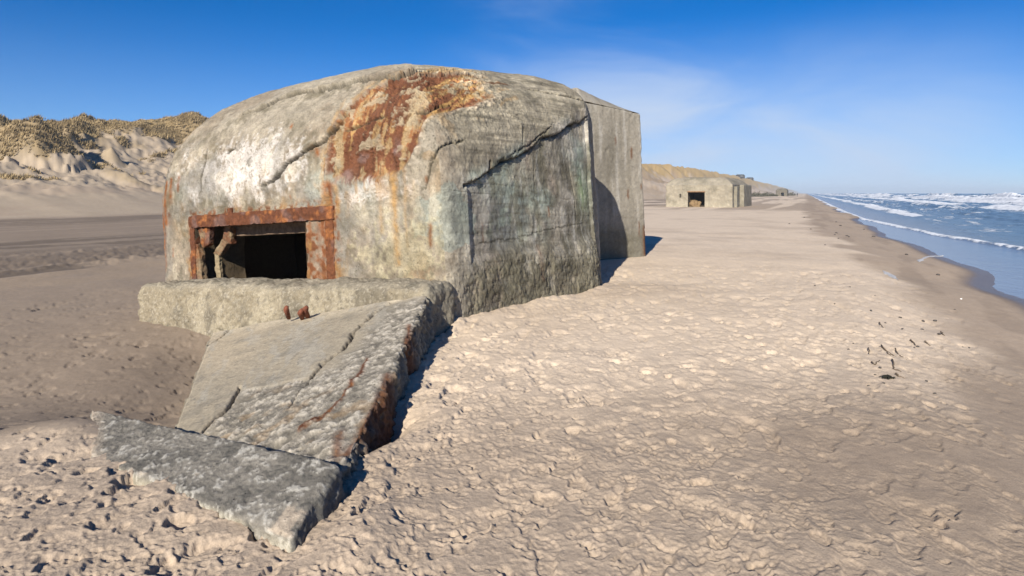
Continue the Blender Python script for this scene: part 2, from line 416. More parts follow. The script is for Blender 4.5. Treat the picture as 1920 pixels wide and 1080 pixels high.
    lm = ss(.2, 1.5, -X - 1.0 + .4 * big) * ss(4.3, 5.4, Y + .6 * fb2(X * .9, Y * .9, 3, 68))
    C = mix(C, dampc, lm * .88 * (1 - ss(56, 61, P)))
    lowr = ss(.2, 1.3, X + .45 * fb2(X, Y, 3, 63) - .9) * (1 - ss(4.2, 6.0, Y + .5 * fb2(X, Y, 3, 64)))
    C = mix(C, dampc * 1.30, lowr * .75)
    C = mix(C, dampc * 1.52, (1 - ss(-.35, .5, E)) * .9); C = mix(C, dampc * 1.2, (1 - ss(-.35, .5, E)) * ss(.0, .3, fb2(S / 3, P / .7, 4, 62)) * .6)               # strip smoothed by the last tide
    wl = P - .42 * np.exp(-((S - 12) / 6) ** 2) - 1.15 * fb2(S / 8 + .3, S * 0, 2, 3) * ss(4, 14, S) + .12 * fb2(S / 3.5, P / 9, 3, 105)
    wet = 1 - ss(-3.7, -3.15, wl)
    C = mix(C, wetc, wet * .85)
    # tide bands on the left flat
    pw = P + 3.4 * fb2(S / 20, P / 4, 4, 107) + 1.6 * fb2(S / 2.5, P / 1.2, 4, 106); lf = ss(2, 5, -X)
    def bnd(a, b, e): return ss(a - e, a + e, pw) * (1 - ss(b - e, b + e, pw)) * lf
    C = mix(C, wetc * 1.2, bnd(44, 57.5, 3.0) * .8); C = mix(C, dampc * .95, bnd(29, 44, 4) * .7)
    C = mix(C, wetc * .95, bnd(23.5, 29, 2.0) * .8); C = mix(C, wetc * 1.2, bnd(18.3, 23.5, .9) * .8); C = mix(C, midc * .9, bnd(24, 60, 2) * ss(.1, .3, fb2(S / 7, P / .9, 3, 110)) * .5)
    C = mix(C, wetc * .8, bnd(17.2, 17.9, .25) * .8); C = mix(C, midc * np.array([.82, .8, .76]), bnd(15.4, 17.1, .35) * .8)
    farp = ss(13, 17, P) * ss(55, 70, S) * (1 - ss(0, 5, Q))
    C = mix(C, dampc * 1.1, farp * ss(-.2, .3, fb2(S / 30, P / 5, 3, 109)))
    streak = fb2(S / 45, P / 2.6, 3, 108)
    C = mix(C, dampc * 1.35, ss(60, 75, S) * ss(.05, .25, streak) * (P < 14) * .8)
    # dunes
    dn = ss(-1, 3, Q)
    C = mix(C, np.array([.355, .285, .205]), dn); C = mix(C, np.array([.27, .205, .125]), dn * ss(.05, .4, fb2(S / 6, P / 6, 4, 112)) * ss(16, 26, Q) * .8)
    C = mix(C, dampc * 1.5, dn * ss(.1, .4, fb2(S / 5, P / 2, 3, 111)) * (1 - ss(16, 20, Q)) * .6)
    gr = ss(29.5, 33.5, Q + 5.0 * fb2(S / 4, P / 4, 4, 113) + 2.5 * ss(120, 260, S))
    gr = np.maximum(gr, ss(.30, .48, fb2(S / 3.2, P / 1.5, 4, 114)) * ss(14, 18, Q) * (1 - ss(29, 33, Q)) * .6 * (S < 130))
    for hx, hy, rx, ry, hh, pw_ in HILLS:
        e = np.hypot((X - hx) / rx, (Y - hy) / ry)
        gr = np.maximum(gr, (1 - ss(.7, 1.05, e + .3 * fb2(X / 1.5, Y / 1.5, 2, 115))) * (.9 if hh > 3 else .45))
    gcol = mix(np.broadcast_to(np.array([.22, .162, .082]), C.shape), np.array([.31, .225, .11]), ss(-.4, .5, fb2(X / 2.5, Y / 2.5, 4, 117)))
    gcol = mix(gcol, np.array([.13, .10, .055]), ss(.1, .5, fb2(X / 1.1, Y / 1.1, 3, 119)) * .7)
    goldf = ss(120, 260, S)
    gcol = mix(gcol, np.array([.46, .315, .13]), goldf * .85)
    C = mix(C, gcol, gr * .9)
    scr = dn * goldf * (1 - gr) * ss(.0, .2, fb2(S / 9, P / 5, 4, 121))
    C = mix(C, np.array([.50, .40, .30]), dn * goldf * (1 - gr) * .7); C = mix(C, np.array([.27, .185, .10]), scr * .7)
    C = C * (1 + .07 * big + .07 * fine)[..., None]
    rough = .95 - .62 * wet * (1 - dn)
    me = mesh_np('beach_sand', np.stack([X, Y, Z], -1), grid_faces(n, m, wrap=True)[:, ::-1], rgba(C, rough))
    o = link('sand_beach', me, M_sand); tag(o, 'wide sandy beach with footprints rising to grassy dunes', 'beach', kind='structure')
    return gr, X, Y, Z, Q, S

gr_, X_, Y_, Z_, Q_, S_ = build_beach()

# dune grass: uncountable tufts of dry marram on the dunes
def build_grass():
    w = (gr_ > .45) & (np.hypot(X_, Y_) < 125) & (np.abs(np.arctan2(X_, Y_)) < R(46))
    idx = np.argwhere(w); take = idx[rng.choice(len(idx), min(len(idx), 24000), replace=False)]
    bx = X_[take[:, 0], take[:, 1]]; by = Y_[take[:, 0], take[:, 1]]; bz = Z_[take[:, 0], take[:, 1]]
    n = len(bx); K = 7
    ang = rng.uniform(0, 6.28, (n, K)); ln = rng.uniform(.22, .5, (n, K)) * (1 + .5 * vn2(bx / 3, by / 3, 131))[:, None]; lean = rng.uniform(.1, .55, (n, K))
    ox = bx[:, None] + rng.normal(0, .16, (n, K)); oy = by[:, None] + rng.normal(0, .16, (n, K)); oz = np.repeat(bz[:, None], K, 1) - .08
    wd = rng.uniform(.035, .08, (n, K)); fa = rng.uniform(0, 6.28, (n, K))
    a = np.stack([ox - np.cos(fa) * wd, oy - np.sin(fa) * wd, oz], -1); b = np.stack([ox + np.cos(fa) * wd, oy + np.sin(fa) * wd, oz], -1)
    c = np.stack([ox + np.cos(ang) * ln * lean + .25 * ln, oy + np.sin(ang) * ln * lean, oz + ln], -1)
    V = np.stack([a, b, c], 2).reshape(-1, 3); F = np.arange(len(V)).reshape(-1, 3)
    t = np.clip(.5 + .8 * fb2(bx / 3, by / 3, 3, 133) + rng.normal(0, .25, n), 0, 1)
    C = np.array([.19, .14, .075]) * (1 - t[:, None]) + np.array([.37, .28, .15]) * t[:, None]
    C = np.repeat(rgba(C, .9)[:, None], K * 3, 1)
    o = link('dune_grass', mesh_np('dune_grass', V, F, C, False), M_grass)
    tag(o, 'dry tan marram grass covering the dune tops', 'grass', kind='stuff')
build_grass()

# ------------------------------------------------------------------ sea
def build_sea():
    r = [4.0]
    while r[-1] < 5600:
        a = r[-1]; d = max(.05, a * a / 2600)
        if a < 330: d = min(d, .55)
        else: d = min(d, a * .02)
        r.append(a + d)
    r = np.array(r); th = np.radians(np.concatenate([np.arange(14, 44, .085), np.arange(44, 100, .8)]))
    X = np.sin(th)[:, None] * r[None]; Y = np.cos(th)[:, None] * r[None]
    S, P = sp(X, Y); q = -P
    z = np.zeros_like(X); foam = np.zeros_like(X)
    open_ = ss(8, 14, q + 1.2 * fb2(S / 9, q / 9, 2, 141))
    z += open_ * (.16 * fb2(q / 2.6, S / 7, 4, 143) + .07 * fb2(q / .8, S / 1.7, 3, 145))
    z += ss(4.2, 8, q) * .035 * fb2(q / .5, S / 1.6, 3, 147)
    far = ss(90, 200, q)
    z += far * .8 * fb2(q / 16, S / 70, 3, 149)
    n1 = fb2(S / 3.0, q / 3.0, 4, 151); n2 = fb2(S / 14, q / 30, 3, 153)
    n5 = fb2(S / .9, q / .9, 3, 156)
    def breaker(q0, A, wf, wb, fo, tail, seed, s0=-1e9, s1=1e9, wob=2.5, thr=-.25):
        nonlocal z, foam
        qc = q0 + wob * fb2(S / 24 + seed, S * 0, 3, seed) + .5 * n1
        am = np.clip(.62 + .75 * fb2(S / 30 + 5 * seed, q * 0, 3, seed + 3), .12, 1.2) * ss(s0 - 6, s0 + 6, S) * (1 - ss(s1 - 6, s1 + 6, S))
        d = q - qc
        h = np.where(d < 0, np.exp(-(d / wf) ** 2), np.exp(-(d / wb) ** 2))
        z += 1.35 * A * am * h * (1 + .3 * n1 + .25 * n5)
        f = ss(-3.2 * wf, -.4 * wf, d) * (1 - ss(.15 * wb, .15 * wb + tail, d))
        foam = np.maximum(foam, (fo - .12 + .3 * fb2(S / 1.2, q / .5, 3, seed + 9)) * f * ss(thr, thr + .35, am - .55 + .5 * n1) * np.clip(.85 + .9 * fb2(S / 4, q / 1.1, 4, seed + 7) + .3 * (d < .3 * wb), .25, 1))
    breaker(23.5, .42, .9, 2.2, 1.0, 7.5, 161, thr=-.45); breaker(33, .5, .9, 2.5, .95, 4.0, 171, thr=-.3); breaker(43, .85, 1.1, 3.2, 1.0, 7.0, 181, thr=-.40)
    breaker(62, 1.35, 1.4, 4.0, 1.0, 8.0, 191, thr=-.30); breaker(88, 1.4, 1.6, 5.0, .8, 3.5, 201, thr=.15); breaker(125, 1.2, 2, 6, .7, 2.0, 211, thr=.35)
    breaker(9.0, .20, .45, 1.0, 1.0, 2.2, 221, s0=62, wob=.8, thr=-.5); breaker(13.5, .22, .5, 1.4, .8, 1.6, 231, s0=40, wob=1.2, thr=.02)
    breaker(17.5, .25, .6, 1.6, .8, 1.2, 241, wob=1.5, thr=.18)
    foam = np.maximum(foam, far * .6 * ss(.46, .68, fb2(S / 11, q / 4, 4, 251)))
    foam = np.maximum(foam, ss(12, 20, q) * (1 - ss(80, 110, q)) * .52 * ss(.1, .45, fb2(S / 5, q / 2.2, 4, 253)))
    foam = np.maximum(foam, ss(6, 9, q) * (1 - ss(20, 24, q)) * .50 * ss(.15, .45, fb2(S / 3, q / .8, 4, 255)))
    # swash front running up over the glassy backwash
    q0 = np.interp(S, [0, 20, 28, 37, 56, 90, 200], [9.5, 8.4, 7.1, 5.7, 4.05, 3.6, 3.7]) + .10 * fb2(S / 2.2, S * 0, 3, 261)
    d = q - q0
    z += .075 * np.where(d < 0, np.exp(-(d / .09) ** 2), np.exp(-(d / .5) ** 2)) + .03 * ss(-.05, .2, d)
    foam = np.maximum(foam, 1.0 * np.exp(-((d - .05) / .20) ** 2) * (.75 + .45 * fb2(S / .6, q / .3, 3, 263)))
    foam = np.maximum(foam, .55 * ss(0, .1, d) * (1 - ss(.1, 1.0, d)) * ss(.0, .4, fb2(S / .9, q / .35, 3, 265)))
    sheet = 1 - ss(-.1, .25, d)
    # a thin rim of lather at the very edge of the water
    zg = -.119 * np.clip(-1.0 - P, 0, 30)
    foam = np.maximum(foam, .62 * ss(70, 85, S) * (1 - ss(3.9, 4.4, q)))
    z = z - .35
    z = np.where(q < 1.9, -.40, z)
    shallow = (1 - ss(4.0, 9.5, q)) * .75 + .10 * (1 - ss(9, 30, q))
    rip = .12 * sheet + (1 - sheet) * .85
    rip = np.maximum(rip * ss(3.6, 5, q), .06)
    C = np.stack([np.clip(foam, 0, 1), shallow, rip], -1)
    keep = (q[:-1, :-1] > 1.2)
    V = np.stack([X, Y, z], -1); F = grid_faces(*X.shape, keep=keep)[:, ::-1]
    o = link('sea_water', mesh_np('sea', V, F, rgba(C)), M_sea)
    tag(o, 'blue sea with white breakers along the shore', 'sea', kind='structure')
build_sea()

# ------------------------------------------------------------------ bunker frame
FA = np.array([-.875, .483, -.065]); FB = np.array([.483, .875, 0.]); FZ = np.array([-.875 * .065, .483 * .065, 1.])
FO = np.array([-.80, 8.15, 0.])
def to_world(a, b, z):
    a, b, z = np.broadcast_arrays(np.asarray(a, float), b, z)
    return FO + a[..., None] * FA + b[..., None] * FB + z[..., None] * FZ

def bez(p1, d0, d2, r, n):
    t = np.linspace(0, 1, n)[1:-1, None]; p1 = np.array(p1, float)
    return (1 - t) ** 2 * (p1 + np.array(d0) * r) + 2 * t * (1 - t) * p1 + t * t * (p1 + np.array(d2) * r)

def seg(p, q, step):
    n = max(2, int(np.linalg.norm(np.subtract(q, p)) / step) + 1)
    return np.linspace(p, q, n)

OP = (2.46, 5.0, .60, 1.45)      # embrasure opening: a0, a1, z0, z1

CONC = np.array([.20, .166, .122]); GREYC = np.array([.25, .222, .172]); LIGHTC = np.array([.235, .192, .138])
WHITE = np.array([.46, .425, .38]); RUST = np.array([.08, .028, .012]); ORNG = np.array([.225, .084, .026]); OCHRE = np.array([.29, .17, .06])
MOSS = np.array([.105, .095, .066]); TEAL = np.array([.21, .265, .235]); PINK = np.array([.33, .255, .215])

def build_shell(root):
    Lx, L2, Q, Q2 = 6.194, (6.292, 3.832), (-.457, 4.02), (.054, 5.514)
    rL, rR, rQ = .582, .24, .09
    un = lambda v: np.array(v) / np.linalg.norm(v)
    dL = un((L2[0] - Lx, L2[1])); dR = un(Q); dQ2 = un((Q2[0] - Q[0], Q2[1] - Q[1]))
    st = .0135
    parts = [seg(L2, np.array((Lx, 0)) + dL * rL, .06),
             bez((Lx, 0), dL, (-1, 0), rL, 64),
             seg((Lx - rL, 0), (OP[1], 0), st), seg((OP[1], 0), (OP[0], 0), st)[1:], seg((OP[0], 0), (rR, 0), st)[1:],
             bez((0, 0), (1, 0), dR, rR, 46),
             seg(dR * rR, np.array(Q) - dR * rQ, st),
             bez(Q, -dR, dQ2, rQ, 34),
             seg(np.array(Q) + dQ2 * rQ, Q2, .05), seg(Q2, (L2[0] - .2, 5.9), .15)[1:], seg((L2[0] - .2, 5.9), L2, .1)[1:-1]]
    O2 = np.concatenate(parts); n = len(O2)
    u = np.r_[0, np.cumsum(np.linalg.norm(np.diff(O2, axis=0), axis=1))]
    # which elevation a column belongs to
    a_, b_ = O2[:, 0], O2[:, 1]
    nF = sum(len(p) for p in parts[:5]) + len(parts[5]) // 2
    side = (np.arange(n) >= nF)
    hw = np.where(a_ > 5.6, 1.75 + .22 * np.clip(b_, 0, 3.9), np.interp(a_, [0, 6.2], [1.84, 1.75]))
    hw = np.where(side, np.interp(b_, [0, .4, 4.0, 4.6, 5.6, 5.9], [1.80, 1.83, 3.06, 3.12, 3.0, 2.8]), hw)
    k = 25; hwp = np.concatenate([hw[-k:], hw, hw[:k]]); hw = np.convolve(hwp, np.ones(2 * k + 1) / (2 * k + 1), 'valid')
    zrow = np.concatenate([np.arange(-.7, .6, .022), np.arange(.6, 1.45, .0142)[:-1], np.arange(1.45, 1.62, .0142)])
    t2 = np.linspace(0, 1, 44)
    ph = np.concatenate([np.linspace(0, .12, 26)[:-1], np.linspace(.12, 1.0, 230)[:-1], np.linspace(1.0, np.pi / 2, 40)])
    n1, n2, zt = 2.083, 2.503, 4.252; C = np.array([3.531, 3.45])
    rr = np.concatenate([np.ones(len(zrow) + len(t2)), np.cos(ph)[1:] ** (2 / n1)])
    ZZ = np.concatenate([np.repeat(zrow[None], n, 0), 1.62 + (hw[:, None] - 1.62) * t2[None], hw[:, None] + (zt - hw[:, None]) * (np.sin(ph)[1:] ** (2 / n2))[None]], 1)
    uR = u[nF]; pull = .30 * np.exp(-((u - uR) / .62) ** 2)
    phf = np.concatenate([np.zeros(len(zrow) + len(t2)), ph[1:]])
    Or = O2[:, None] + (pull[:, None] * ss(.0, .55, phf)[None])[..., None] * np.array([.70, .71])
    XY = C + rr[None, :, None] * (Or - C)
    a, b, z = XY[..., 0], XY[..., 1], ZZ
    L3 = np.stack([a, b, z], -1)
    gu = np.gradient(L3, axis=0); gv = np.gradient(L3, axis=1); nn = np.cross(gv, gu); nn /= np.maximum(np.linalg.norm(nn, axis=-1, keepdims=True), 1e-9)
    if nn[nF - 200, 30, 1] > 0: nn = -nn
    sideM = np.broadcast_to(side[:, None], a.shape)
    e = np.where(sideM & (b < 4.6), b, 99.)       # coordinate along the right wall
    F = ~sideM
    roof = ss(-.02, .25, z - hw[:, None])
    # ---- noises
    N1 = fb3(L3 * 1.3, 4, 301); N2 = fb3(L3 * 4.5, 4, 311); N3 = fb3(L3 * 16, 3, 321); N4 = vn3(L3 * 45, 331)
    drip = fb2((a * 1.0 + e * (e < 90)) * 4.5 + N2 * .9, z * .9, 4, 341)        # vertical streaking
    drip2 = fb2((a + e * (e < 90)) * 11 + N2 * .9, z * 1.6 + 5, 4, 351)
    boards = vn2(z * 9.5 + .25 * N1 + .12 * e * (e < 90), np.floor((a + e * (e < 90)) * .5), 361)
    bl = np.abs(((z + .05 * (e * (e < 90)) + .02 * N1) * 7.2) % 1 - .5) * 2     # form-board seams
    # ---- relief
    jx = .05 * N2 + .02 * N3; jy = .05 * fb3(L3 * 5 + 9, 4, 371) + .02 * N4
    ax, zx = a + jx, z + jy
    D = .030 * N1 + .016 * N2 + .008 * N3 + .003 * N4
    rustP = [(1.83, 2.00), (2.0, 2.15), (1.95, 2.69), (1.86, 3.01), (1.58, 3.32), (1.14, 3.56), (.80, 3.60), (.60, 3.60), (.34, 3.40), (.13, 3.16), (.12, 2.98), (.22, 2.88), (.34, 2.80), (.40, 2.66), (.38, 2.37), (.62, 2.02), (1.12, 1.98)]
    sd = polydist(ax, zx, rustP); sd = np.where(b < 2.2, sd, -9)
    spall = ss(-.02, .05, sd)
    D += -.028 * spall + spall * (.04 * N2 + .026 * N3 + .014 * N4)
    crust = np.exp(-((sd + .03) / .06) ** 2)
    D += crust * (.018 * N3 + .012)
    near_rust = ss(-.6, 0, sd) * (1 - spall)
    D += near_rust * (.012 * N3 + .006 * N4)
    crack_dirt_shade = np.zeros_like(a)
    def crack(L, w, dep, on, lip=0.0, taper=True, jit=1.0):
        nonlocal D, crack_dirt_shade
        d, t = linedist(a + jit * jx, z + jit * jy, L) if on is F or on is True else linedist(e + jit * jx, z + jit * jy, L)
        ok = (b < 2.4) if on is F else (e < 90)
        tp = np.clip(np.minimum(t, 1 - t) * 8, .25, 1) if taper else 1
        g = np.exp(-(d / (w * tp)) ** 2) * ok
        D = D - dep * g * np.minimum(tp, 1); crack_dirt_shade = np.maximum(crack_dirt_shade, g)
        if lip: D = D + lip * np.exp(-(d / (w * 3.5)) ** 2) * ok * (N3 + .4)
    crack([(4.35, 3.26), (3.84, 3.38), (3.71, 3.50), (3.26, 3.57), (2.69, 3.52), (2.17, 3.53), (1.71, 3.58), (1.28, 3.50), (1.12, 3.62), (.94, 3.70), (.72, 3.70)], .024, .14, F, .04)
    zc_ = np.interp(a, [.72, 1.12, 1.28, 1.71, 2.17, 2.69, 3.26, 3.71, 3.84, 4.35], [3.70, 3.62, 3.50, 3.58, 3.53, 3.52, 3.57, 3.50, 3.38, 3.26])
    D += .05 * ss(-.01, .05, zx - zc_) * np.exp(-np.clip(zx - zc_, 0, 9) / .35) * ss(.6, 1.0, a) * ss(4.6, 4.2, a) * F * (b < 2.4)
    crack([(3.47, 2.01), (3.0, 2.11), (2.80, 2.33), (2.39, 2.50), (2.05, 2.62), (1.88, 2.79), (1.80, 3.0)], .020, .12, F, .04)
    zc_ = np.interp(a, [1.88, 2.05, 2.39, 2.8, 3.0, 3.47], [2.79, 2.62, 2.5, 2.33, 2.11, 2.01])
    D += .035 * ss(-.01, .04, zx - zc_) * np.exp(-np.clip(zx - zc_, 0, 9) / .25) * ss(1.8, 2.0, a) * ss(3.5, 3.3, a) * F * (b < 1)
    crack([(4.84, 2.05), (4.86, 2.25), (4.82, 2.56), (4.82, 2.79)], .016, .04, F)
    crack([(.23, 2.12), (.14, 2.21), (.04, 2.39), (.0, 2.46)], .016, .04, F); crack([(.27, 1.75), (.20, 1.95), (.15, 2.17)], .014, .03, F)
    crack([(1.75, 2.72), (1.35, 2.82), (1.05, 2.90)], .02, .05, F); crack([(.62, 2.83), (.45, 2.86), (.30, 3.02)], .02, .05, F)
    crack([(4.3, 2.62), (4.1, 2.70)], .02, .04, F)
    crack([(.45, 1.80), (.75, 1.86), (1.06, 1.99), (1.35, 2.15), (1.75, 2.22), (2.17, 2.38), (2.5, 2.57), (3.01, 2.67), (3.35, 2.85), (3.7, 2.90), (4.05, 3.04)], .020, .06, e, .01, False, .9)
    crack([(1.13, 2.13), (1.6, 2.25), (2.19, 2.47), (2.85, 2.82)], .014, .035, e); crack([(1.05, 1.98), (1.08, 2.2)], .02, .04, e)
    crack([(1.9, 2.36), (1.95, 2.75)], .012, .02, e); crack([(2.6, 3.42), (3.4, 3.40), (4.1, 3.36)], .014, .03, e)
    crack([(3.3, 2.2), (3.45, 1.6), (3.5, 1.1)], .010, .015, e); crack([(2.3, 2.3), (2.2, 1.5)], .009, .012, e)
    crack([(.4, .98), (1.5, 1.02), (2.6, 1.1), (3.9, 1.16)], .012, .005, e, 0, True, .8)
    zl_ = np.interp(np.where(e < 90, e, 0), [.45, .75, 1.06, 1.35, 1.75, 2.17, 2.5, 3.01, 3.35, 3.7, 4.05], [1.80, 1.86, 1.99, 2.15, 2.22, 2.38, 2.57, 2.67, 2.85, 2.90, 3.04]) + .5 * jy
    panel = (e < 90) * ss(.50, .54, e + .4 * jx) * ss(zl_ + .012, zl_ - .012, z) * (1 - ss(3.98, 4.06, e)) * ss(.70, .95, z + .15 * N1 + .1 * N2)
    D += -.055 * panel
    # board seams, coarse base, honeycombed concrete
    D += -.006 * (1 - ss(.04, .16, bl)) * (sideM | (roof > .5)) * (.4 + .6 * (N1 > -.2)) + .004 * boards * sideM
    low = (1 - ss(.55, .95, z + .18 * N1 + .12 * N2)) * (e < 90)
    D += low * (.018 * N2 + .014 * N3 + .006 * N4) + low * .02
    hc = ss(.12, .4, fb3(L3 * 2.2 + 30, 4, 381)) * (F | (e < .6)) * ss(.9, 1.6, z)
    D += -hc * (.010 + .012 * np.clip(N3, 0, 1) * 2)
    # rough cavities beside the loophole frame
    rim_d = np.maximum(np.maximum(OP[0] - a, a - OP[1]), np.maximum(OP[2] - z, z - OP[3]))
    rimm = (1 - ss(.0, .14, rim_d)) * F * (b < .05)
    D += rimm * (.012 * N3 - .006)
    if True:
        D = D * (1 - .85 * ss(3.85, 4.15, z)) - .05 * ss(3.9, 4.25, z)
    zrim = np.interp(a, [.72, 1.12, 1.28, 1.71, 2.17, 2.69, 3.26, 3.71, 3.84, 4.35, 5.2], [3.62, 3.54, 3.42, 3.5, 3.45, 3.44, 3.49, 3.42, 3.30, 3.18, 2.9])
    # ---- pigment
    wv = N1 * .5 + N2 * .35 + N3 * .3
    Cc = mix(np.broadcast_to(CONC, L3.shape), GREYC * 1.25, ss(-.25, .35, wv))
    frontness = F & (b < 2.6)
    Cc = mix(Cc, LIGHTC, F * ss(-.3, .3, .2 + N2 + .4 * N3) * .75)
    # the right wall: greyer, dirtier, streaked, with traces of old paint
    rw = (e < 90) * ss(.15, .75, e)
    Cc = mix(Cc, GREYC, rw * .80)
    Cc = mix(Cc, GREYC * np.array([1.18, 1.15, 1.1]), rw * roof)
    wall = rw * (1 - roof)
    cg = F * ss(1.0, .1, a + .2 * N1 + .15 * N2) * ss(.9, 1.6, z)
    Cc = mix(Cc, GREYC * 1.05, cg * .8)
    Cc = mix(Cc, GREYC * np.array([.82, .8, .74]), (F & (b < 3)) * ss(.9, .2, a) * ss(2.4, 3.0, z) * .7)
    Cc = mix(Cc, GREYC * .85, rw * roof * .6)
    Cc = mix(Cc, PINK * .85, wall * ss(.0, .4, fb3(L3 * 1.1 + 3, 3, 391)) * .45)
    Cc = mix(Cc, TEAL * .85, wall * ss(-.05, .25, fb3(L3 * 1.25 + 11, 4, 393)) * ss(.7, 1.2, z) * .7)
    Cc = mix(Cc, np.array([.10, .095, .072]), wall * ss(.05, .3, fb3(L3 * 2.1 + 31, 5, 396)) * .65); Cc = mix(Cc, np.array([.36, .33, .28]), wall * ss(.12, .4, fb3(L3 * 2.6 + 47, 5, 397)) * ss(.8, 1.2, z) * .5)
    Cc = mix(Cc, np.array([.20, .185, .20]), wall * np.exp(-((e - 1.1) / .7) ** 2 - ((z - 1.25) / .32) ** 2) * ss(-.2, .2, N2) * .7)
    Cc = mix(Cc, np.array([.085, .08, .06]), wall * ss(.02, .22, fb2(e * 3.2 + N1, z * .8 + N2 * .5, 4, 398)) * ss(.3, 1.0, z) * (1 - ss(1.5, 2.4, z)) * .6)
    Cc = mix(Cc, np.array([.24, .27, .235]), wall * np.exp(-((e - 2.15) / .45) ** 2 - ((z - 1.72) / .2) ** 2) * ss(-.25, .15, N2) * .65)
    Cc = mix(Cc, MOSS * .9, wall * (1 - ss(.05, .16, bl)) * ss(-.1, .3, N2) * .45)
    Cc = mix(Cc, np.array([.15, .215, .115]), wall * np.exp(-((e - 3.75) / .18) ** 2 - ((z - 1.75) / .35) ** 2) * .6)
    Cc = mix(Cc, MOSS * .9, wall * ss(-.05, .3, drip + .3 * N1) * ss(.2, 1.4, z) * .65); Cc = mix(Cc, np.array([.34, .31, .27]), wall * ss(.05, .35, N1 + .4 * N2) * .5); Cc = mix(Cc, MOSS * .8, (e < 90) * ss(.15, .4, fb2(e * 1.6, z * 16 + 2 * N1, 3, 395)) * ss(.2, .8, e) * .45)
    Cc = mix(Cc, np.array([.40, .39, .36]), wall * ss(.12, .5, drip2) * .35)
    Cc = mix(Cc, MOSS * 1.05, low * ss(.05, .6, e) * .8 * ss(-.6, .2, .25 + N2 + .4 * N3))
    Cc = mix(Cc, MOSS * .7, low * ss(.1, .45, N3 + .5 * drip2) * .7)
    Cc = mix(Cc, WHITE * .75, (e < 90) * np.exp(-((e - .57 - .03 * N2) / .035) ** 2) * ss(.9, 1.0, z) * (1 - ss(1.65, 1.85, z)) * .8)
    Cc = mix(Cc, WHITE * .55, wall * ss(2.7, 3.0, e) * ss(.0, .3, drip2 + .2) * ss(2.25, 2.85, z + .25 * drip) * .6)
    # upper right dome: faint boards
    Cc = mix(Cc, GREYC * .75, (sideM & (roof > .3)) * ss(.2, .6, boards) * .35)
    # front: limewash, lichen-grey bloom, ochre seepage
    def blob(ca, cz, ra, rz, nz=1.25):
        return ss(.0, .55, 1 - np.hypot((a - ca) / ra, (z - cz) / rz) + nz * (.5 * N2 + .55 * N3 + .15 * N4)) * F * (b < 1.2)
    Cc = mix(Cc, GREYC * 1.25, F * ss(2.4, 3.2, z) * ss(-.1, .35, N1 + .3 * N3 + .1) * .65)
    for (ca, cz, ra, rz, k_) in ((4.0, 2.3, 1.8, .6, .6), (3.75, 2.38, 1.35, .48, 1.0), (4.6, 2.1, .75, .33, .95), (3.0, 2.28, .6, .3, .85), (5.25, 2.18, .3, .4, .6), (3.9, 1.86, 1.1, .14, .7), (1.2, 1.86, .7, .22, 1.0), (.75, 1.9, .22, .2, .8), (1.62, 1.75, .3, .12, .7), (4.95, 1.2, .25, .4, .25), (.95, 1.2, .5, .5, .12)):
        Cc = mix(Cc, WHITE, blob(ca, cz, ra, rz) * k_)
    Cc = mix(Cc, TEAL * 1.15, F * (b < .6) * ss(.1, .42, fb3(L3 * 1.5 + 41, 4, 401)) * ss(1.1, 1.9, z) * (1 - ss(2.0, 2.5, z)) * .4)
    Cc = mix(Cc, TEAL * 1.05, (np.hypot((np.where(e < 90, -e, a) + .12) / .5, (z - 1.35) / .36) < 1.1 + .6 * N2) * .42 * (b < 2))
    Cc = mix(Cc, OCHRE * .85, F * (b < .6) * ss(.08, .45, fb3(L3 * 2.1 + 61, 4, 403)) * (1 - ss(2.0, 2.6, z)) * .35)
    mo = fb3(L3 * np.array([3.0, 3.0, 2.2]) + 71, 5, 405); mo2 = fb3(L3 * np.array([7., 7., 4.]) + 21, 4, 407)
    fr = F * (b < 1.6) * ss(1.2, .4, roof * 1.0 * ss(2.6, 3.2, z) + 0 * z)
    Cc = mix(Cc, np.array([.115, .098, .062]), fr * ss(.08, .38, mo) * .55)
    Cc = mix(Cc, np.array([.40, .35, .26]), fr * ss(.12, .4, mo2) * .45)
    Cc = mix(Cc, np.array([.17, .165, .15]), fr * ss(.05, .4, fb3(L3 * 1.7 + 55, 4, 409)) * .45)
    Cc = mix(Cc, np.array([.08, .07, .048]), fr * ss(.22, .45, -mo2 + .3 * N4) * .5)
    Cc = mix(Cc, np.array([.10, .085, .055]), (F & (b < 2.4)) * np.exp(-((z - zrim) / .16) ** 2) * ss(-.1, .3, mo2 + .3 * N3) * ss(.7, 1.1, a) * .75)
    yl = blob(.55, .95, .9, .5); Cc = mix(Cc, np.array([.45, .40, .24]), yl * .35)
    spk = ss(.25, .5, N4 + .4 * N3) * F * (1 - spall)
    Cc = mix(Cc, MOSS * 1.2, spk * .45)
    # rust of the spalled patch
    if True:
        st1 = fb2(a * 11 + .5 * N2, z * .9, 4, 411); st2 = fb2(a * 5 + 4 + .7 * N2, z * 1.6, 4, 413); st3 = fb2(a * 24 + .4 * N2, z * 2.2, 3, 415)
        rc = mix(np.broadcast_to(np.array([.27, .19, .10]), L3.shape), OCHRE, ss(-.3, .2, st2 + .4 * N3))
        rc = mix(rc, ORNG, ss(-.25, .15, st1 + .5 * N3) * .9)
        rc = mix(rc, RUST * 1.5, ss(-.08, .16, st2 * .8 + .5 * st1 + .25 * N3 + .30 * np.exp(-((z - 2.28) / .2) ** 2) - .02))
        rc = mix(rc, RUST * .8, ss(.08, .35, st3 + .5 * st1) * .7)
        rc = mix(rc, np.array([.30, .25, .165]), ss(.15, .38, N2 + .45 * N3 + .12 * ss(2.6, 3.3, z) - .08) * .75)
        rc = mix(rc, np.array([.20, .14, .13]), ss(.1, .35, fb3(L3 * 3 + 17, 3, 417)) * ss(2.6, 2.3, z) * .5)
        low_r = ss(2.05, 2.0, z)
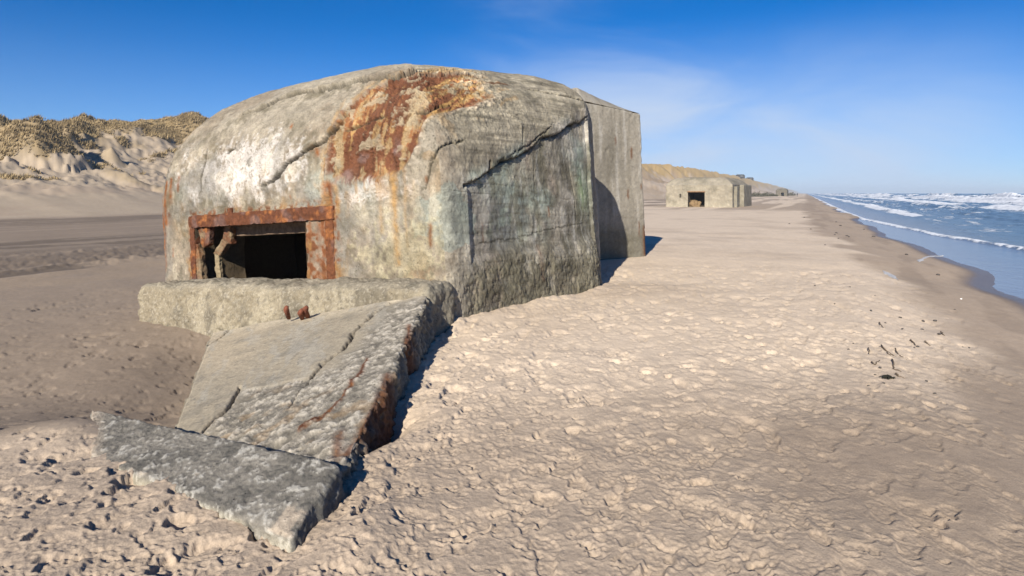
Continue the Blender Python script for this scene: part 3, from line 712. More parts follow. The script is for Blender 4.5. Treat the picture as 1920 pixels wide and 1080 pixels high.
        Cc = mix(Cc, rc, ss(-.09, .05, sd + .06 * N3 + .05 * N2 + .10 * st3 * ss(2.5, 2.1, z)) * .95)
        Cc = mix(Cc, OCHRE * 1.05, ss(-.30, -.04, sd) * ss(.02, .3, st1 + .3 * N3) * (1 - ss(-.06, .02, sd)) * .55)
        gap = blob(.60, 3.05, .24, .26, 1.4) * (sd > 0); Cc = mix(Cc, np.array([.33, .26, .16]), gap * .75)
        Cc = mix(Cc, np.array([.40, .345, .26]), crust * (1 - spall) * ss(-.1, .3, N3) * ss(.9, .5, a) * .8)
        Cc = mix(Cc, OCHRE, near_rust * ss(.15, .5, N2 + .3 * N3) * .4)
    def drop(ca, z0, z1, w, c, k_, on_e=False):
        """a rust run that widens and fades down the wall"""
        xx = (e if on_e else a) + .018 * N2 + .01 * N3
        m = np.exp(-((xx - ca) / w) ** 2) * ss(z0 - .02, z0 + .06, z) * (1 - ss(z1 - .05, z1 + .02, z)) * np.clip(.75 + .8 * N3 + .5 * drip2, 0, 1)
        m = m * ((e < 90) if on_e else (F & (b < 2.0)))
        return mix(Cc, c, np.clip(m * k_, 0, 1))
    Cc = drop(.78, .75, 2.06, .055, OCHRE, .85); Cc = drop(1.02, 1.2, 2.05, .04, OCHRE, .4); Cc = drop(.60, 1.0, 2.1, .03, OCHRE * 1.1, .4)
    Cc = drop(.06, 2.35, 3.0, .045, OCHRE * .8, .7)
    Cc = drop(1.98, .60, 2.02, .10, ORNG, 1.1); Cc = drop(1.98, .7, 1.75, .055, RUST * 1.5, .9); Cc = drop(1.95, 1.55, 1.98, .05, RUST * 1.2, .9); Cc = drop(1.82, 1.5, 1.95, .05, OCHRE, .7)
    Cc = drop(2.30, .62, 1.45, .17, np.array([.20, .115, .07]), 1.2); Cc = drop(2.12, .62, 1.45, .08, RUST * 1.8, .9); Cc = drop(2.38, .7, 1.4, .05, ORNG * .8, .7); Cc = drop(2.2, .56, .72, .22, ORNG, .6)
    Cc = drop(5.10, .62, 1.45, .06, ORNG * .75, .9); Cc = drop(5.62, .95, 1.15, .02, ORNG * .8, .9)
    fb_ = np.maximum(np.maximum(1.86 - a, a - 5.12), np.maximum(.6 - z, z - 1.655)); fm_ = F * (b < .1) * np.exp(-(np.clip(fb_, 0, 9) / .07) ** 2)
    Cc = mix(Cc, ORNG * .75, np.clip(fm_ * ss(-.25, .25, N3 + .5 * N2) * .8, 0, 1)); Cc = mix(Cc, RUST * 1.3, fm_ * ss(.0, .3, N3 + .3 * N2) * .6)
    Cc = mix(Cc, OCHRE * .9, F * (b < .1) * np.exp(-(np.clip(fb_, 0, 9) / .22) ** 2) * ss(.05, .35, N2 + .5 * drip2) * .5)
    for (ca, z0, z1, w, c, k_) in ((5.98, .7, 2.05, .07, ORNG, 1.2), (5.80, 1.5, 2.30, .055, ORNG * .9, 1.2), (5.62, 1.85, 2.34, .05, ORNG * .8, 1.0), (5.42, 2.05, 2.36, .035, ORNG * .8, .9), (5.88, .8, 1.7, .05, RUST * 1.6, .8), (5.70, 1.5, 1.75, .06, RUST * 1.3, .8), (6.10, .9, 2.0, .06, ORNG * .8, 1.0), (6.16, .7, 1.9, .05, OCHRE, .8)):
        Cc = drop(ca, z0, z1, w, c, k_)
    Cc = drop(2.90, 2.86, 2.97, .03, ORNG, 1.0); Cc = drop(2.22, 2.36, 2.52, .06, ORNG * .8, 1.1); Cc = drop(2.35, 2.45, 2.58, .04, ORNG, 1.0); Cc = drop(2.75, 1.78, 1.86, .02, ORNG, .9)
    Cc = drop(.22, .98, 1.35, .035, ORNG * .7, .9); Cc = drop(.10, .9, 1.3, .03, MOSS * .7, .6); Cc = drop(.25, 1.82, 1.95, .025, ORNG * .8, .8)
    for (ce, z0, z1, w, c, k_) in ((2.6, 1.28, 1.48, .025, ORNG * .7, 1.0), (.85, .98, 1.3, .02, ORNG * .5, .6), (1.07, 1.95, 2.16, .03, RUST * 1.6, .8), (3.2, 1.0, 1.5, .07, MOSS * .9, .7), (1.6, .9, 1.4, .06, MOSS, .5), (2.2, .3, .9, .06, RUST * 1.4, .4), (3.0, .3, 1.0, .05, MOSS * .6, .7), (.5, .75, 1.0, .03, MOSS * .6, .7)):
        Cc = drop(ce, z0, z1, w, c, k_, True)
    for (ca, cz, ra, rz) in ((.30, 3.47, .10, .03), (-.02, 3.69, .22, .035)):
        mm = ss(.0, .5, 1 - np.hypot((a - ca) / ra, (z - cz) / rz) + .5 * N3); Cc = mix(Cc, ORNG * .6, mm * .7 * (b < 3.4))
    Cc = mix(Cc, MOSS * .4, crack_dirt_shade * .85)  # dirt in the cracks, plus crack shadow painted into the colour
    eb = np.where(e < 90, e, a)
    m_r = (e < 90) * ss(.1, .6, e)
    k1 = fb3(L3 * np.array([2.0, 2.0, 3.2]) + 83, 5, 421); k2 = fb3(L3 * 8 + 19, 4, 423); k3 = fb2(eb * 1.3 + N1, z * 24 + .8 * N1, 3, 425); k4 = fb2(eb * 7 + .5 * N2, z * .7, 4, 427)
    Cc = Cc * np.exp(m_r * (.65 * k1 + .45 * k2 + .30 * k3 * (.6 + roof) + .16 * k4 * (1 - roof)) + (1 - m_r) * (.30 * k1 + .30 * k2))[..., None] * (1 + m_r[..., None] * np.array([.04, .04, .0]))
    Cc = Cc * (1 + .10 * N3 + .08 * N4 + .05 * drip)[..., None]
    # ---- mesh with the loophole cut out
    Pn = L3 + nn * D[..., None]
    W = to_world(Pn[..., 0], Pn[..., 1], Pn[..., 2])
    m = a.shape[1]
    ac = .5 * (a_[:] + np.roll(a_, -1)); zc = .5 * (zrow[:-1] + zrow[1:])
    keep = np.ones((n, m - 1), bool)
    iu = (ac > OP[0]) & (ac < OP[1]) & (np.abs(b_) < 1e-6) & (np.arange(n) < nF)
    keep[np.ix_(iu, np.where((zc > OP[2]) & (zc < OP[3]))[0])] = False
    f = grid_faces(n, m, keep=keep, wrap=True)
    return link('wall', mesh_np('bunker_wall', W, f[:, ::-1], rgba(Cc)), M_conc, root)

bunker = empty('bunker', tuple(to_world(2.8, 2.2, 0.0)))
tag(bunker, 'large near domed concrete bunker with rust stains and open embrasure', 'bunker', 'wartime bunkers along the beach')
build_shell(bunker)

def LB(a0, a1, b0, b1, z0, z1, top=None):
    """eight world corners of a block given in the bunker's own axes"""
    r = [(a1, b0), (a0, b0), (a0, b1), (a1, b1)]
    return [to_world(a, b, z0) for a, b in r] + [to_world(a, b, z1) for a, b in (top or r)]

def conc_disp(k1, k2, k3, sc=1.0):
    return lambda P, q, n: k1 * fb3(P * 1.6 * sc, 3, 501) + k2 * fb3(P * 7 * sc, 3, 511) + k3 * fb3(P * 24 * sc, 2, 521)

def rust_col(P, q, n):
    a = fb3(P * 7, 4, 531); b = fb3(P * 22, 3, 541)
    C = mix(np.broadcast_to(RUST * 1.25, P.shape), ORNG, ss(.12, .5, a + .3 * b)); C = mix(C, np.array([.13, .082, .07]), ss(.1, .4, fb3(P * 4 + 7, 3, 551)) * .6)
    return rgba(C * (1 + .2 * b)[:, None])

def plain(c, v=.2, sc=6, rough=.92):
    c = np.array(c, float)
    return lambda P, q, n: rgba(c * (1 + v * fb3(P * sc, 4, 561))[:, None], rough)

# ---- embrasure: recess, chamber, rusted frame
def box_inside(name, a0, a1, b0, b1, z0, z1, mat, parent, c, open_front=True):
    k = [to_world(a, b, z) for z in (z0, z1) for a, b in ((a0, b0), (a1, b0), (a1, b1), (a0, b1))]
    F = [(0, 1, 2, 3), (7, 6, 5, 4), (1, 5, 6, 2), (2, 6, 7, 3), (3, 7, 4, 0)]
    if not open_front: F.append((0, 4, 5, 1))
    me = bpy.data.meshes.new(name); me.from_pydata([tuple(v) for v in k], [], F); me.update()
    at = me.color_attributes.new('Col', 'FLOAT_COLOR', 'POINT'); at.data.foreach_set('color', np.tile(np.array(list(c) + [.95], np.float32), 8))
    return link(name, me, mat, parent)

def ring_front(name, a0, a1, z0, z1, A0, A1, Z0, Z1, b, parent, c):
    """inner wall with the loophole through it"""
    v = [(a0, z0), (a1, z0), (a1, z1), (a0, z1), (A0, Z0), (A1, Z0), (A1, Z1), (A0, Z1)]
    V = [tuple(to_world(a, b, z)) for a, z in v]
    F = [(0, 1, 5, 4), (1, 2, 6, 5), (2, 3, 7, 6), (3, 0, 4, 7)]
    me = bpy.data.meshes.new(name); me.from_pydata(V, [], F); me.update()
    at = me.color_attributes.new('Col', 'FLOAT_COLOR', 'POINT'); at.data.foreach_set('color', np.tile(np.array(list(c) + [.95], np.float32), 8))
    return link(name, me, M_conc, parent)

# reveals of the opening (a tunnel one metre deep)
def reveal(parent):
    V = []; n = 14; F = []
    ring = [(OP[0], OP[2]), (OP[1], OP[2]), (OP[1], OP[3]), (OP[0], OP[3])]
    m = 40
    pts = []
    for k in range(4):
        p, q = ring[k], ring[(k + 1) % 4]
        for t in range(m): pts.append((p[0] + (q[0] - p[0]) * t / m, p[1] + (q[1] - p[1]) * t / m))
    pts = np.array(pts); bb = np.linspace(-.004, .95, n)
    A = np.repeat(pts[:, :1], n, 1); Zc = np.repeat(pts[:, 1:], n, 1); B = np.repeat(bb[None], len(pts), 0)
    P = np.stack([A, B, Zc], -1); d = .03 * fb3(P * 6, 3, 571) * np.minimum(1, B / .1)
    c = np.array([(OP[0] + OP[1]) / 2, 0, (OP[2] + OP[3]) / 2]); dirv = P - c; dirv[..., 1] = 0; dirv /= np.linalg.norm(dirv, axis=-1, keepdims=True)
    P = P + dirv * (d[..., None])
    dropz = .5 * ss(.02, .4, B) * (Zc < OP[2] + .01); P[..., 2] -= dropz
    sidew = (Zc > OP[2] + .01) & (Zc < OP[3] - .01); P[..., 2] -= sidew * .5 * ss(.02, .4, B) * (OP[3] - Zc) / (OP[3] - OP[2])
    W = to_world(P[..., 0], P[..., 1], P[..., 2])
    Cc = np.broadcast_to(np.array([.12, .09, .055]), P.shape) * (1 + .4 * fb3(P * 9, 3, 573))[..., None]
    return link('reveal', mesh_np('reveal', W, grid_faces(len(pts), n, wrap=True), rgba(Cc)), M_conc, parent)
reveal(bunker)
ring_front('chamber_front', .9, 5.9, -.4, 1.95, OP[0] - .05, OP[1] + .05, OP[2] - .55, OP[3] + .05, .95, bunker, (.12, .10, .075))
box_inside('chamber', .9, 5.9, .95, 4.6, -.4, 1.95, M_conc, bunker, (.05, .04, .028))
me = slab_mesh('partition', LB(3.35, 5.88, 2.9, 3.15, -.38, 1.93), .12, .01, conc_disp(.01, .006, 0), plain((.05, .037, .022), .5, 5))
link('inner_partition', me, M_conc, bunker)
frame = link('embrasure_frame', slab_mesh('lintel', LB(1.86, 5.13, -.035, .10, 1.44, 1.655), .016, .012, lambda P, q, n: .016 * fb3(P * 9, 3, 581) + .010 * fb3(P * 30, 2, 583) - .05 * np.clip(fb3(P * 6, 3, 584) - .28, 0, 1) - .008, rust_col), M_rust, bunker)
link('inner_beam', slab_mesh('inner_beam', LB(2.40, 4.62, .30, .42, 1.27, 1.47), .02, .012, conc_disp(.0, .008, .004), plain((.17, .115, .075), .5, 9)), M_rust, frame)
link('jamb', slab_mesh('jamb', LB(5.0, 5.12, -.02, .12, .55, 1.45), .016, .012, lambda P, q, n: .02 * fb3(P * 8, 3, 585) + .01 * fb3(P * 25, 2, 586), rust_col), M_rust, frame)
link('jamb', slab_mesh('jamb', LB(1.90, 2.06, -.022, .1, .55, 1.45), .016, .012, lambda P, q, n: .018 * fb3(P * 8, 3, 587) + .010 * fb3(P * 25, 2, 588) - .06 * np.clip(fb3(P * 6, 3, 589) - .2, 0, 1), lambda P, q, n: rgba(mix(rust_col(P, q, n)[:, :3], ORNG, .15 + 0 * q[:, 0]))), M_rust, frame)
# rust-swollen reinforcement and a flaking post at the left of the loophole
for (ca, cz) in ((4.1, 1.655),):
    w = .055 if ca != 3.35 else .03
    link('bracket', slab_mesh('bracket', LB(ca - w, ca + w, -.03, .06, cz - .02, cz + (.075 if ca == 4.1 else .03)), .012, .02, conc_disp(0, .008, .004, 2), rust_col), M_rust, frame)
def pts_local(L): return [tuple(to_world(*p)) for p in L]
def dense(L, n=26):
    L = np.array(L, float); t = np.linspace(0, len(L) - 1, n); return np.stack([np.interp(t, range(len(L)), L[:, k]) for k in range(3)], -1)
def flake_col(t):
    def f(P, q, n):
        a = fb3(P * 7, 4, 615); b = fb3(P * 24, 3, 616)
        C = mix(np.broadcast_to(np.array([.24, .19, .115]), P.shape), rust_col(P, q, n)[:, :3], np.clip(t + .9 * a + .3 * b, 0, 1))
        return rgba(C * (1 + .3 * b)[:, None])
    return f
flake_disp = lambda P, q, n: .022 * fb3(P * 9, 3, 617) + .012 * fb3(P * 28, 2, 618)
def plate(name, q4, b0, b1, t, parent):
    """a corroded plate: four (a, z) corners extruded from b0 to b1"""
    lo, hi = q4[:2], q4[2:]
    K = [to_world(lo[0][0], b0, lo[0][1]), to_world(lo[1][0], b0, lo[1][1]), to_world(lo[1][0], b1, lo[1][1]), to_world(lo[0][0], b1, lo[0][1]),
         to_world(hi[0][0], b0, hi[0][1]), to_world(hi[1][0], b0, hi[1][1]), to_world(hi[1][0], b1, hi[1][1]), to_world(hi[0][0], b1, hi[0][1])]
    return link(name, slab_mesh(name, K, .012, .012, flake_disp, flake_col(t)), M_rough, parent)
fl = plate('broken_lining', [(4.70, .50), (4.58, .50), (4.74, 1.02), (4.63, .98)], .14, .21, .05, frame)
plate('bent_edge', [(4.76, 1.00), (4.60, .97), (4.52, 1.24), (4.40, 1.16)], .14, .24, .45, fl)
plate('bent_edge', [(4.54, 1.18), (4.36, 1.14), (4.52, 1.46), (4.34, 1.46)], .18, .30, .75, fl)
plate('rust_scale', [(4.90, 1.10), (4.72, 1.16), (4.98, 1.46), (4.68, 1.46)], .04, .14, .85, frame)
plate('rust_scale', [(5.03, .52), (4.86, .52), (5.03, 1.18), (4.95, 1.18)], .0, .12, .6, frame)

# ---- apron under the embrasure
def apron_col(P, q, n):
    a = fb3(P * 2, 4, 631); b = fb3(P * 18, 3, 633); c = vn3(P * 50, 635)
    C = mix(np.broadcast_to(np.array([.235, .20, .138]), P.shape), np.array([.155, .135, .098]), ss(-.2, .3, a + .4 * b))
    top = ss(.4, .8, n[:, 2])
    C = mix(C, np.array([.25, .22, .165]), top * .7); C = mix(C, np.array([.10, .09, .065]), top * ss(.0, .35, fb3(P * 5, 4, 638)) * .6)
    C = mix(C, np.array([.36, .315, .225]), (1 - top) * ss(.0, .4, fb2(P[:, 0] * 5 + .8 * a, P[:, 2] * 2.5 + b, 4, 637)) * .6)
    C = mix(C, np.array([.12, .105, .08]), ss(.2, .5, b + .4 * c) * .5)
    C = mix(C, np.array([.42, .38, .30]), ss(.3, .55, c) * .4)
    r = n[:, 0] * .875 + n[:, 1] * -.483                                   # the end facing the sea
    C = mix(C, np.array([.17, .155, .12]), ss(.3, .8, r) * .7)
    return rgba(C * (1 + .12 * b)[:, None])
link('apron', slab_mesh('apron', LB(-.17, 5.72, -.72, .06, -.95, .60, [(5.66, -.62), (-.12, -.60), (-.12, .06), (5.50, .06)]), .017, .15,
     lambda P, q, n: .06 * fb3(P * 1.7, 3, 641) + .04 * fb3(P * 6, 3, 643) + .022 * fb3(P * 20, 3, 645) - .05 * np.clip(fb3(P * 9 + 4, 3, 647) - .25, 0, 1), apron_col), M_rough, bunker)

# ---- set-back rear block beside the main body
F1 = np.array([3.56, 16.9]); dr = np.array([.841, .541]); bk = np.array([-.541, .841]); lean = np.array([-.15, .05])
def rear_corners(z0, z1a, z1b):
    p = [F1 - dr * 1.98, F1, F1 + bk * 3, F1 + bk * 3 - dr * 1.98]
    zt = [z1b, z1a, z1a, z1b]
    return [np.r_[k, z0] for k in p] + [np.r_[k + lean, z] for k, z in zip(p, zt)]
def rear_col(P, q, n):
    a = fb3(P * 1.2, 4, 651); b = fb3(P * 12, 3, 653); dr_ = fb2(P[:, 0] * 6 + P[:, 1] * 4, P[:, 2] * .7, 4, 655)
    C = mix(np.broadcast_to(np.array([.255, .23, .185]), P.shape), np.array([.185, .168, .135]), ss(-.2, .4, a + .3 * b))
    C = mix(C, np.array([.40, .38, .34]), ss(.1, .5, dr_) * .4); C = mix(C, np.array([.13, .115, .085]), ss(.05, .5, -dr_) * .4)
    C = mix(C, MOSS * 1.1, (1 - ss(.55, 1.0, P[:, 2] + .25 * a)) * .75)
    u = (P[:, 0] - F1[0]) * dr[0] + (P[:, 1] - F1[1]) * dr[1]
    for (uu, z0, z1, w) in ((-.46, 2.55, 2.95, .03), (-.60, 1.5, 1.85, .025), (-.13, 1.75, 2.0, .025), (-.25, .5, 1.0, .02), (-1.0, 2.9, 3.2, .02), (-.05, .0, .9, .07)):
        m = np.exp(-((u - uu + .02 * b) / w) ** 2) * ss(z0, z0 + .1, P[:, 2]) * (1 - ss(z1 - .1, z1, P[:, 2])); C = mix(C, ORNG * .5, m * .9)
    C = mix(C, np.array([.55, .53, .48]), np.exp(-(u / .12) ** 2) * ss(2.6, 3.0, P[:, 2]) * ss(.0, .3, b) * .7)
    return rgba(C * (1 + .1 * b)[:, None])
def rear_disp(P, q, n):
    bl = np.abs((P[:, 2] * 3.4 + .1 * fb3(P, 2, 657)) % 1 - .5) * 2
    return .03 * fb3(P * .9, 3, 661) + .012 * fb3(P * 7, 3, 663) + .006 * fb3(P * 25, 2, 665) - .008 * (bl < .07) - .05 * np.clip(fb3(P * 5 + 2, 3, 667) - .35, 0, 1)
rear = link('rear_block', slab_mesh('rear_block', rear_corners(-.6, 3.80, 3.98), .035, .03, rear_disp, rear_col), M_conc, bunker)
p = [F1 - dr * 1.99 + lean, F1 + dr * .012 + lean, F1 + bk * 3 + lean, F1 + bk * 3 - dr * 1.98 + lean]
zt = [3.985, 3.805, 3.80, 3.98]; off = [.0, 0, 0, 0]
rc = [np.r_[k, z] for k, z in zip(p, zt)]
c0 = np.mean(p, 0)
tp = [p[0] + bk * .25 + dr * .03, p[1] + bk * .55 - dr * .05, p[2] - bk * .5 - dr * .05, p[3] - bk * .5 + dr * .1]
rt = [np.r_[k, z] for k, z in zip(tp, [4.36, 3.97, 3.97, 4.40])]
link('roof', slab_mesh('rear_roof', rc + rt, .05, .03, rear_disp, rear_col), M_conc, rear)
link('passage', slab_mesh('passage', LB(1.45, 5.2, 5.3, 8.6, -.6, 3.1), .09, .05, rear_disp, rear_col), M_conc, bunker)

# ------------------------------------------------------------------ broken slabs in front
def rampf(P, q, n):
    u, v = q[:, 0], q[:, 1]
    N2 = fb3(P * 5, 4, 701); N3 = fb3(P * 18, 3, 703); N4 = vn3(P * 60, 705)
    rough = ss(.0, .12, u - np.interp(v, [0, .14, .28, .42, .51, .58, .62, 1], [.93, .82, .76, .74, .69, .62, .25, .10]) + .05 * N2 + .03 * N3)
    return u, v, N2, N3, N4, rough
CRK = [([(.93, .0), (.86, .03), (.805, .135), (.753, .279), (.738, .415), (.676, .506), (.646, .576)], .0065, .07), ([(.646, .576), (.623, .66), (.598, .73)], .004, .03),
       ([(.294, .601), (.285, .66), (.273, .719), (.189, .824)], .0075, .05), ([(.10, .01), (.06, .10), (.0, .2)], .006, .04)]
def ramp_cr(u, v, N2, N3):
    g = 0; 
    for L, w, d in CRK:
        q_ = 2.0 / 3.6
        dd, t = linedist((u + .010 * N2 + .006 * N3) , (v + .010 * N3) , L)
        g = np.maximum(g, np.exp(-(dd / w) ** 2) * d)
    return g
def ramp_disp(P, q, n):
    u, v, N2, N3, N4, rough = rampf(P, q, n); top = ss(.5, .8, n[:, 2])
    g = ramp_cr(u, v, N2, N3) * top
    edge = 1 - top
    step = .035 * rough * top
    smooth = .016 * fb3(P * 1.5, 3, 711) + .006 * N3 + .006 * N2
    low = ss(.78, 1.0, v) * .05 * N2
    return smooth - g + rough * (.016 * N2 + .012 * N3 + .006 * N4) - step * .4 + edge * (.05 * N2 + .025 * N3 + .008 * N4) + low
def ramp_col(P, q, n):
    u, v, N2, N3, N4, rough = rampf(P, q, n); top = ss(.5, .8, n[:, 2])
    C = mix(np.broadcast_to(np.array([.33, .285, .21]), P.shape), np.array([.245, .218, .168]), ss(-.1, .35, fb3(P * 2.2, 3, 721)))
    C = mix(C, np.array([.40, .335, .24]), (1 - ss(.1, .42, u + .25 * N2)) * (1 - ss(.35, .6, v)) * .8)
    C = mix(C, np.array([.46, .395, .29]), (1 - ss(.03, .12, v + .05 * N2)) * (1 - rough) * .8)
    ra = mix(np.broadcast_to(np.array([.25, .225, .18]), P.shape), np.array([.42, .38, .31]), ss(.05, .35, N3 + .5 * N4)); ra = mix(ra, np.array([.11, .10, .08]), ss(.1, .4, -N3 + .4 * N4) * .7)
    ra = mix(ra, OCHRE * .8, ss(.15, .4, fb3(P * 6 + 4, 3, 723)) * ss(.45, .85, v) * .4)
    C = mix(C, ra, rough)
    C = mix(C, np.array([.36, .34, .29]), (1 - rough) * ss(.1, .4, fb2(u * 22 + N2, v * 5, 4, 724)) * .45); C = mix(C, np.array([.14, .13, .11]), (1 - rough) * ss(.15, .45, N3 + .4 * N2) * .4)
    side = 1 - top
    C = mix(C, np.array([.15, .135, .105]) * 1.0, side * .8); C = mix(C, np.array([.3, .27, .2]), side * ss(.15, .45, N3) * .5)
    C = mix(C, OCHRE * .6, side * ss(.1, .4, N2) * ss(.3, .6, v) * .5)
    for L, w, k in (([(.87, .50), (.866, .57), (.85, .66), (.83, .73), (.784, .79), (.743, .81), (.70, .83)], .009, .8), ([(.985, .30), (1.0, .42)], .012, .7), ([(.99, .62), (1.0, .72), (.985, .86), (.96, .93)], .018, .65), ([(.90, .86), (.93, .93)], .02, .6)):
        d, t = linedist(u + .012 * N2 + .008 * N3, v + .01 * N3, L); m = np.exp(-(d / w) ** 2)
        C = mix(C, np.where((N3 > -.12)[:, None], RUST * 1.2, ORNG * .7), np.clip(m * k * 1.3, 0, 1) * ss(-.5, .0, N3 + .25))
    C = mix(C, RUST * 1.1, side * np.exp(-((v - .80) / .10) ** 2) * ss(-.05, .25, N2 + .4 * N3) * ss(.5, .95, u) * .85)
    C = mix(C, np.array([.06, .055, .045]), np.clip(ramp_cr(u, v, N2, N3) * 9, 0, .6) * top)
    return rgba(C * (1 + .10 * N3 + .1 * N4 * rough)[:, None])
P4, P1, P2, P3 = (-4.36, 9.30, -.31), (-.98, 7.55, .52), (-.97, 3.60, .10), (-2.48, 4.46, -.28)
dn_ = np.array([.0, 0, -.75])
rampc = [np.array(k) + dn_ + np.array([.12 if i in (1, 2) else 0, 0, 0]) for i, k in enumerate((P4, P1, P2, P3))] + [np.array(k) for k in (P4, P1, P2, P3)]
ramp = link('fallen_slab', slab_mesh('fallen_slab', rampc, .0165, .055, ramp_disp, ramp_col), M_rough)
tag(ramp, 'sloping cracked pale concrete slab leaning against the near bunker', 'concrete slab')

def slab2(P, q, n):
    return fb3(P * 4, 4, 731), fb3(P * 17, 3, 733), vn3(P * 62, 735), ss(.5, .85, n[:, 2])
def slab2_disp(P, q, n):
    a, b, c, top = slab2(P, q, n)
    ed = np.minimum(np.minimum(q[:, 0], 1 - q[:, 0]) * 2.6, np.minimum(q[:, 1], 1 - q[:, 1]) * 1.0)
    chip = np.exp(-(ed / .05) ** 2) * np.clip(fb3(P * 11 + 3, 3, 737) + .1, 0, 1)
    return .009 * a + .006 * b + .004 * c + (1 - top) * (.014 * a + .012 * b) - .028 * chip
def slab2_col(P, q, n):
    a, b, c, top = slab2(P, q, n); u, v = q[:, 0], q[:, 1]
    C = mix(np.broadcast_to(np.array([.20, .183, .152]), P.shape), np.array([.125, .116, .098]), ss(-.2, .3, a + .4 * b))
    C = mix(C, np.array([.40, .38, .33]), ss(.2, .5, b + .5 * c) * .7); C = mix(C, np.array([.07, .068, .06]), ss(.15, .45, -b + .4 * c) * .65)
    sand = ss(.42, .55, fb3(P * 2.6 + 5, 4, 741) + .25 * b + .18 * np.exp(-((u - .52) / .1) ** 2) + .2 * np.exp(-((v - .8) / .1) ** 2 - ((u - .72) / .16) ** 2)) * top
    C = mix(C, np.array([.40, .33, .25]), np.clip(sand + ss(.12, .0, u) * top * .8, 0, 1) * .85)
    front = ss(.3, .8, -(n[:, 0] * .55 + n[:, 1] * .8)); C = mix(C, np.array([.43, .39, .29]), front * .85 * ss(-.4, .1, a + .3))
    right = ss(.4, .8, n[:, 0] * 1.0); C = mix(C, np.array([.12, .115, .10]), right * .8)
    return rgba(C * (1 + .12 * b + .12 * c)[:, None])
A_, D_, C_, B_ = (-3.36, 5.10, -.01), (-.96, 3.58, .20), (-1.04, 3.03, .06), (-2.80, 4.24, -.03)
sc_ = [np.array(k) + np.array([dx, dy, -.30]) for k, (dx, dy) in zip((A_, D_, C_, B_), ((0, 0), (.06, 0), (.05, -.03), (0, -.03)))] + [np.array(k) for k in (A_, D_, C_, B_)]
brk = link('broken_slab', slab_mesh('broken_slab', sc_, .011, .045, slab2_disp, slab2_col), M_rough)
tag(brk, 'dark grey broken concrete slab half buried in the sand in front', 'concrete slab')

# rusted reinforcement stubs sticking out where slab and apron meet
def bar(L, r, par):
    o = link('rebar_stub', tube_mesh('rebar_stub', L, r, 8, .25, (.16, .055, .03)), M_rust, par); return o
for (px, py, Y, dx, hh) in ((537, 585, 8.15, .03, .14), (563, 586, 8.05, .06, .08), (572, 582, 8.05, .05, .10)):
    x0 = (px - 960) / 1200 * Y; z0 = 1.7 - (py - 362) / 1200 * Y
    bar([(x0 - .01, Y + .12, z0 - .10), (x0, Y + .02, z0 - .01), (x0 + dx * .4, Y - .05, z0 + hh * .3), (x0 + dx * .8, Y - .05, z0 + hh * .62)], [.03, .038, .034, .02], ramp)

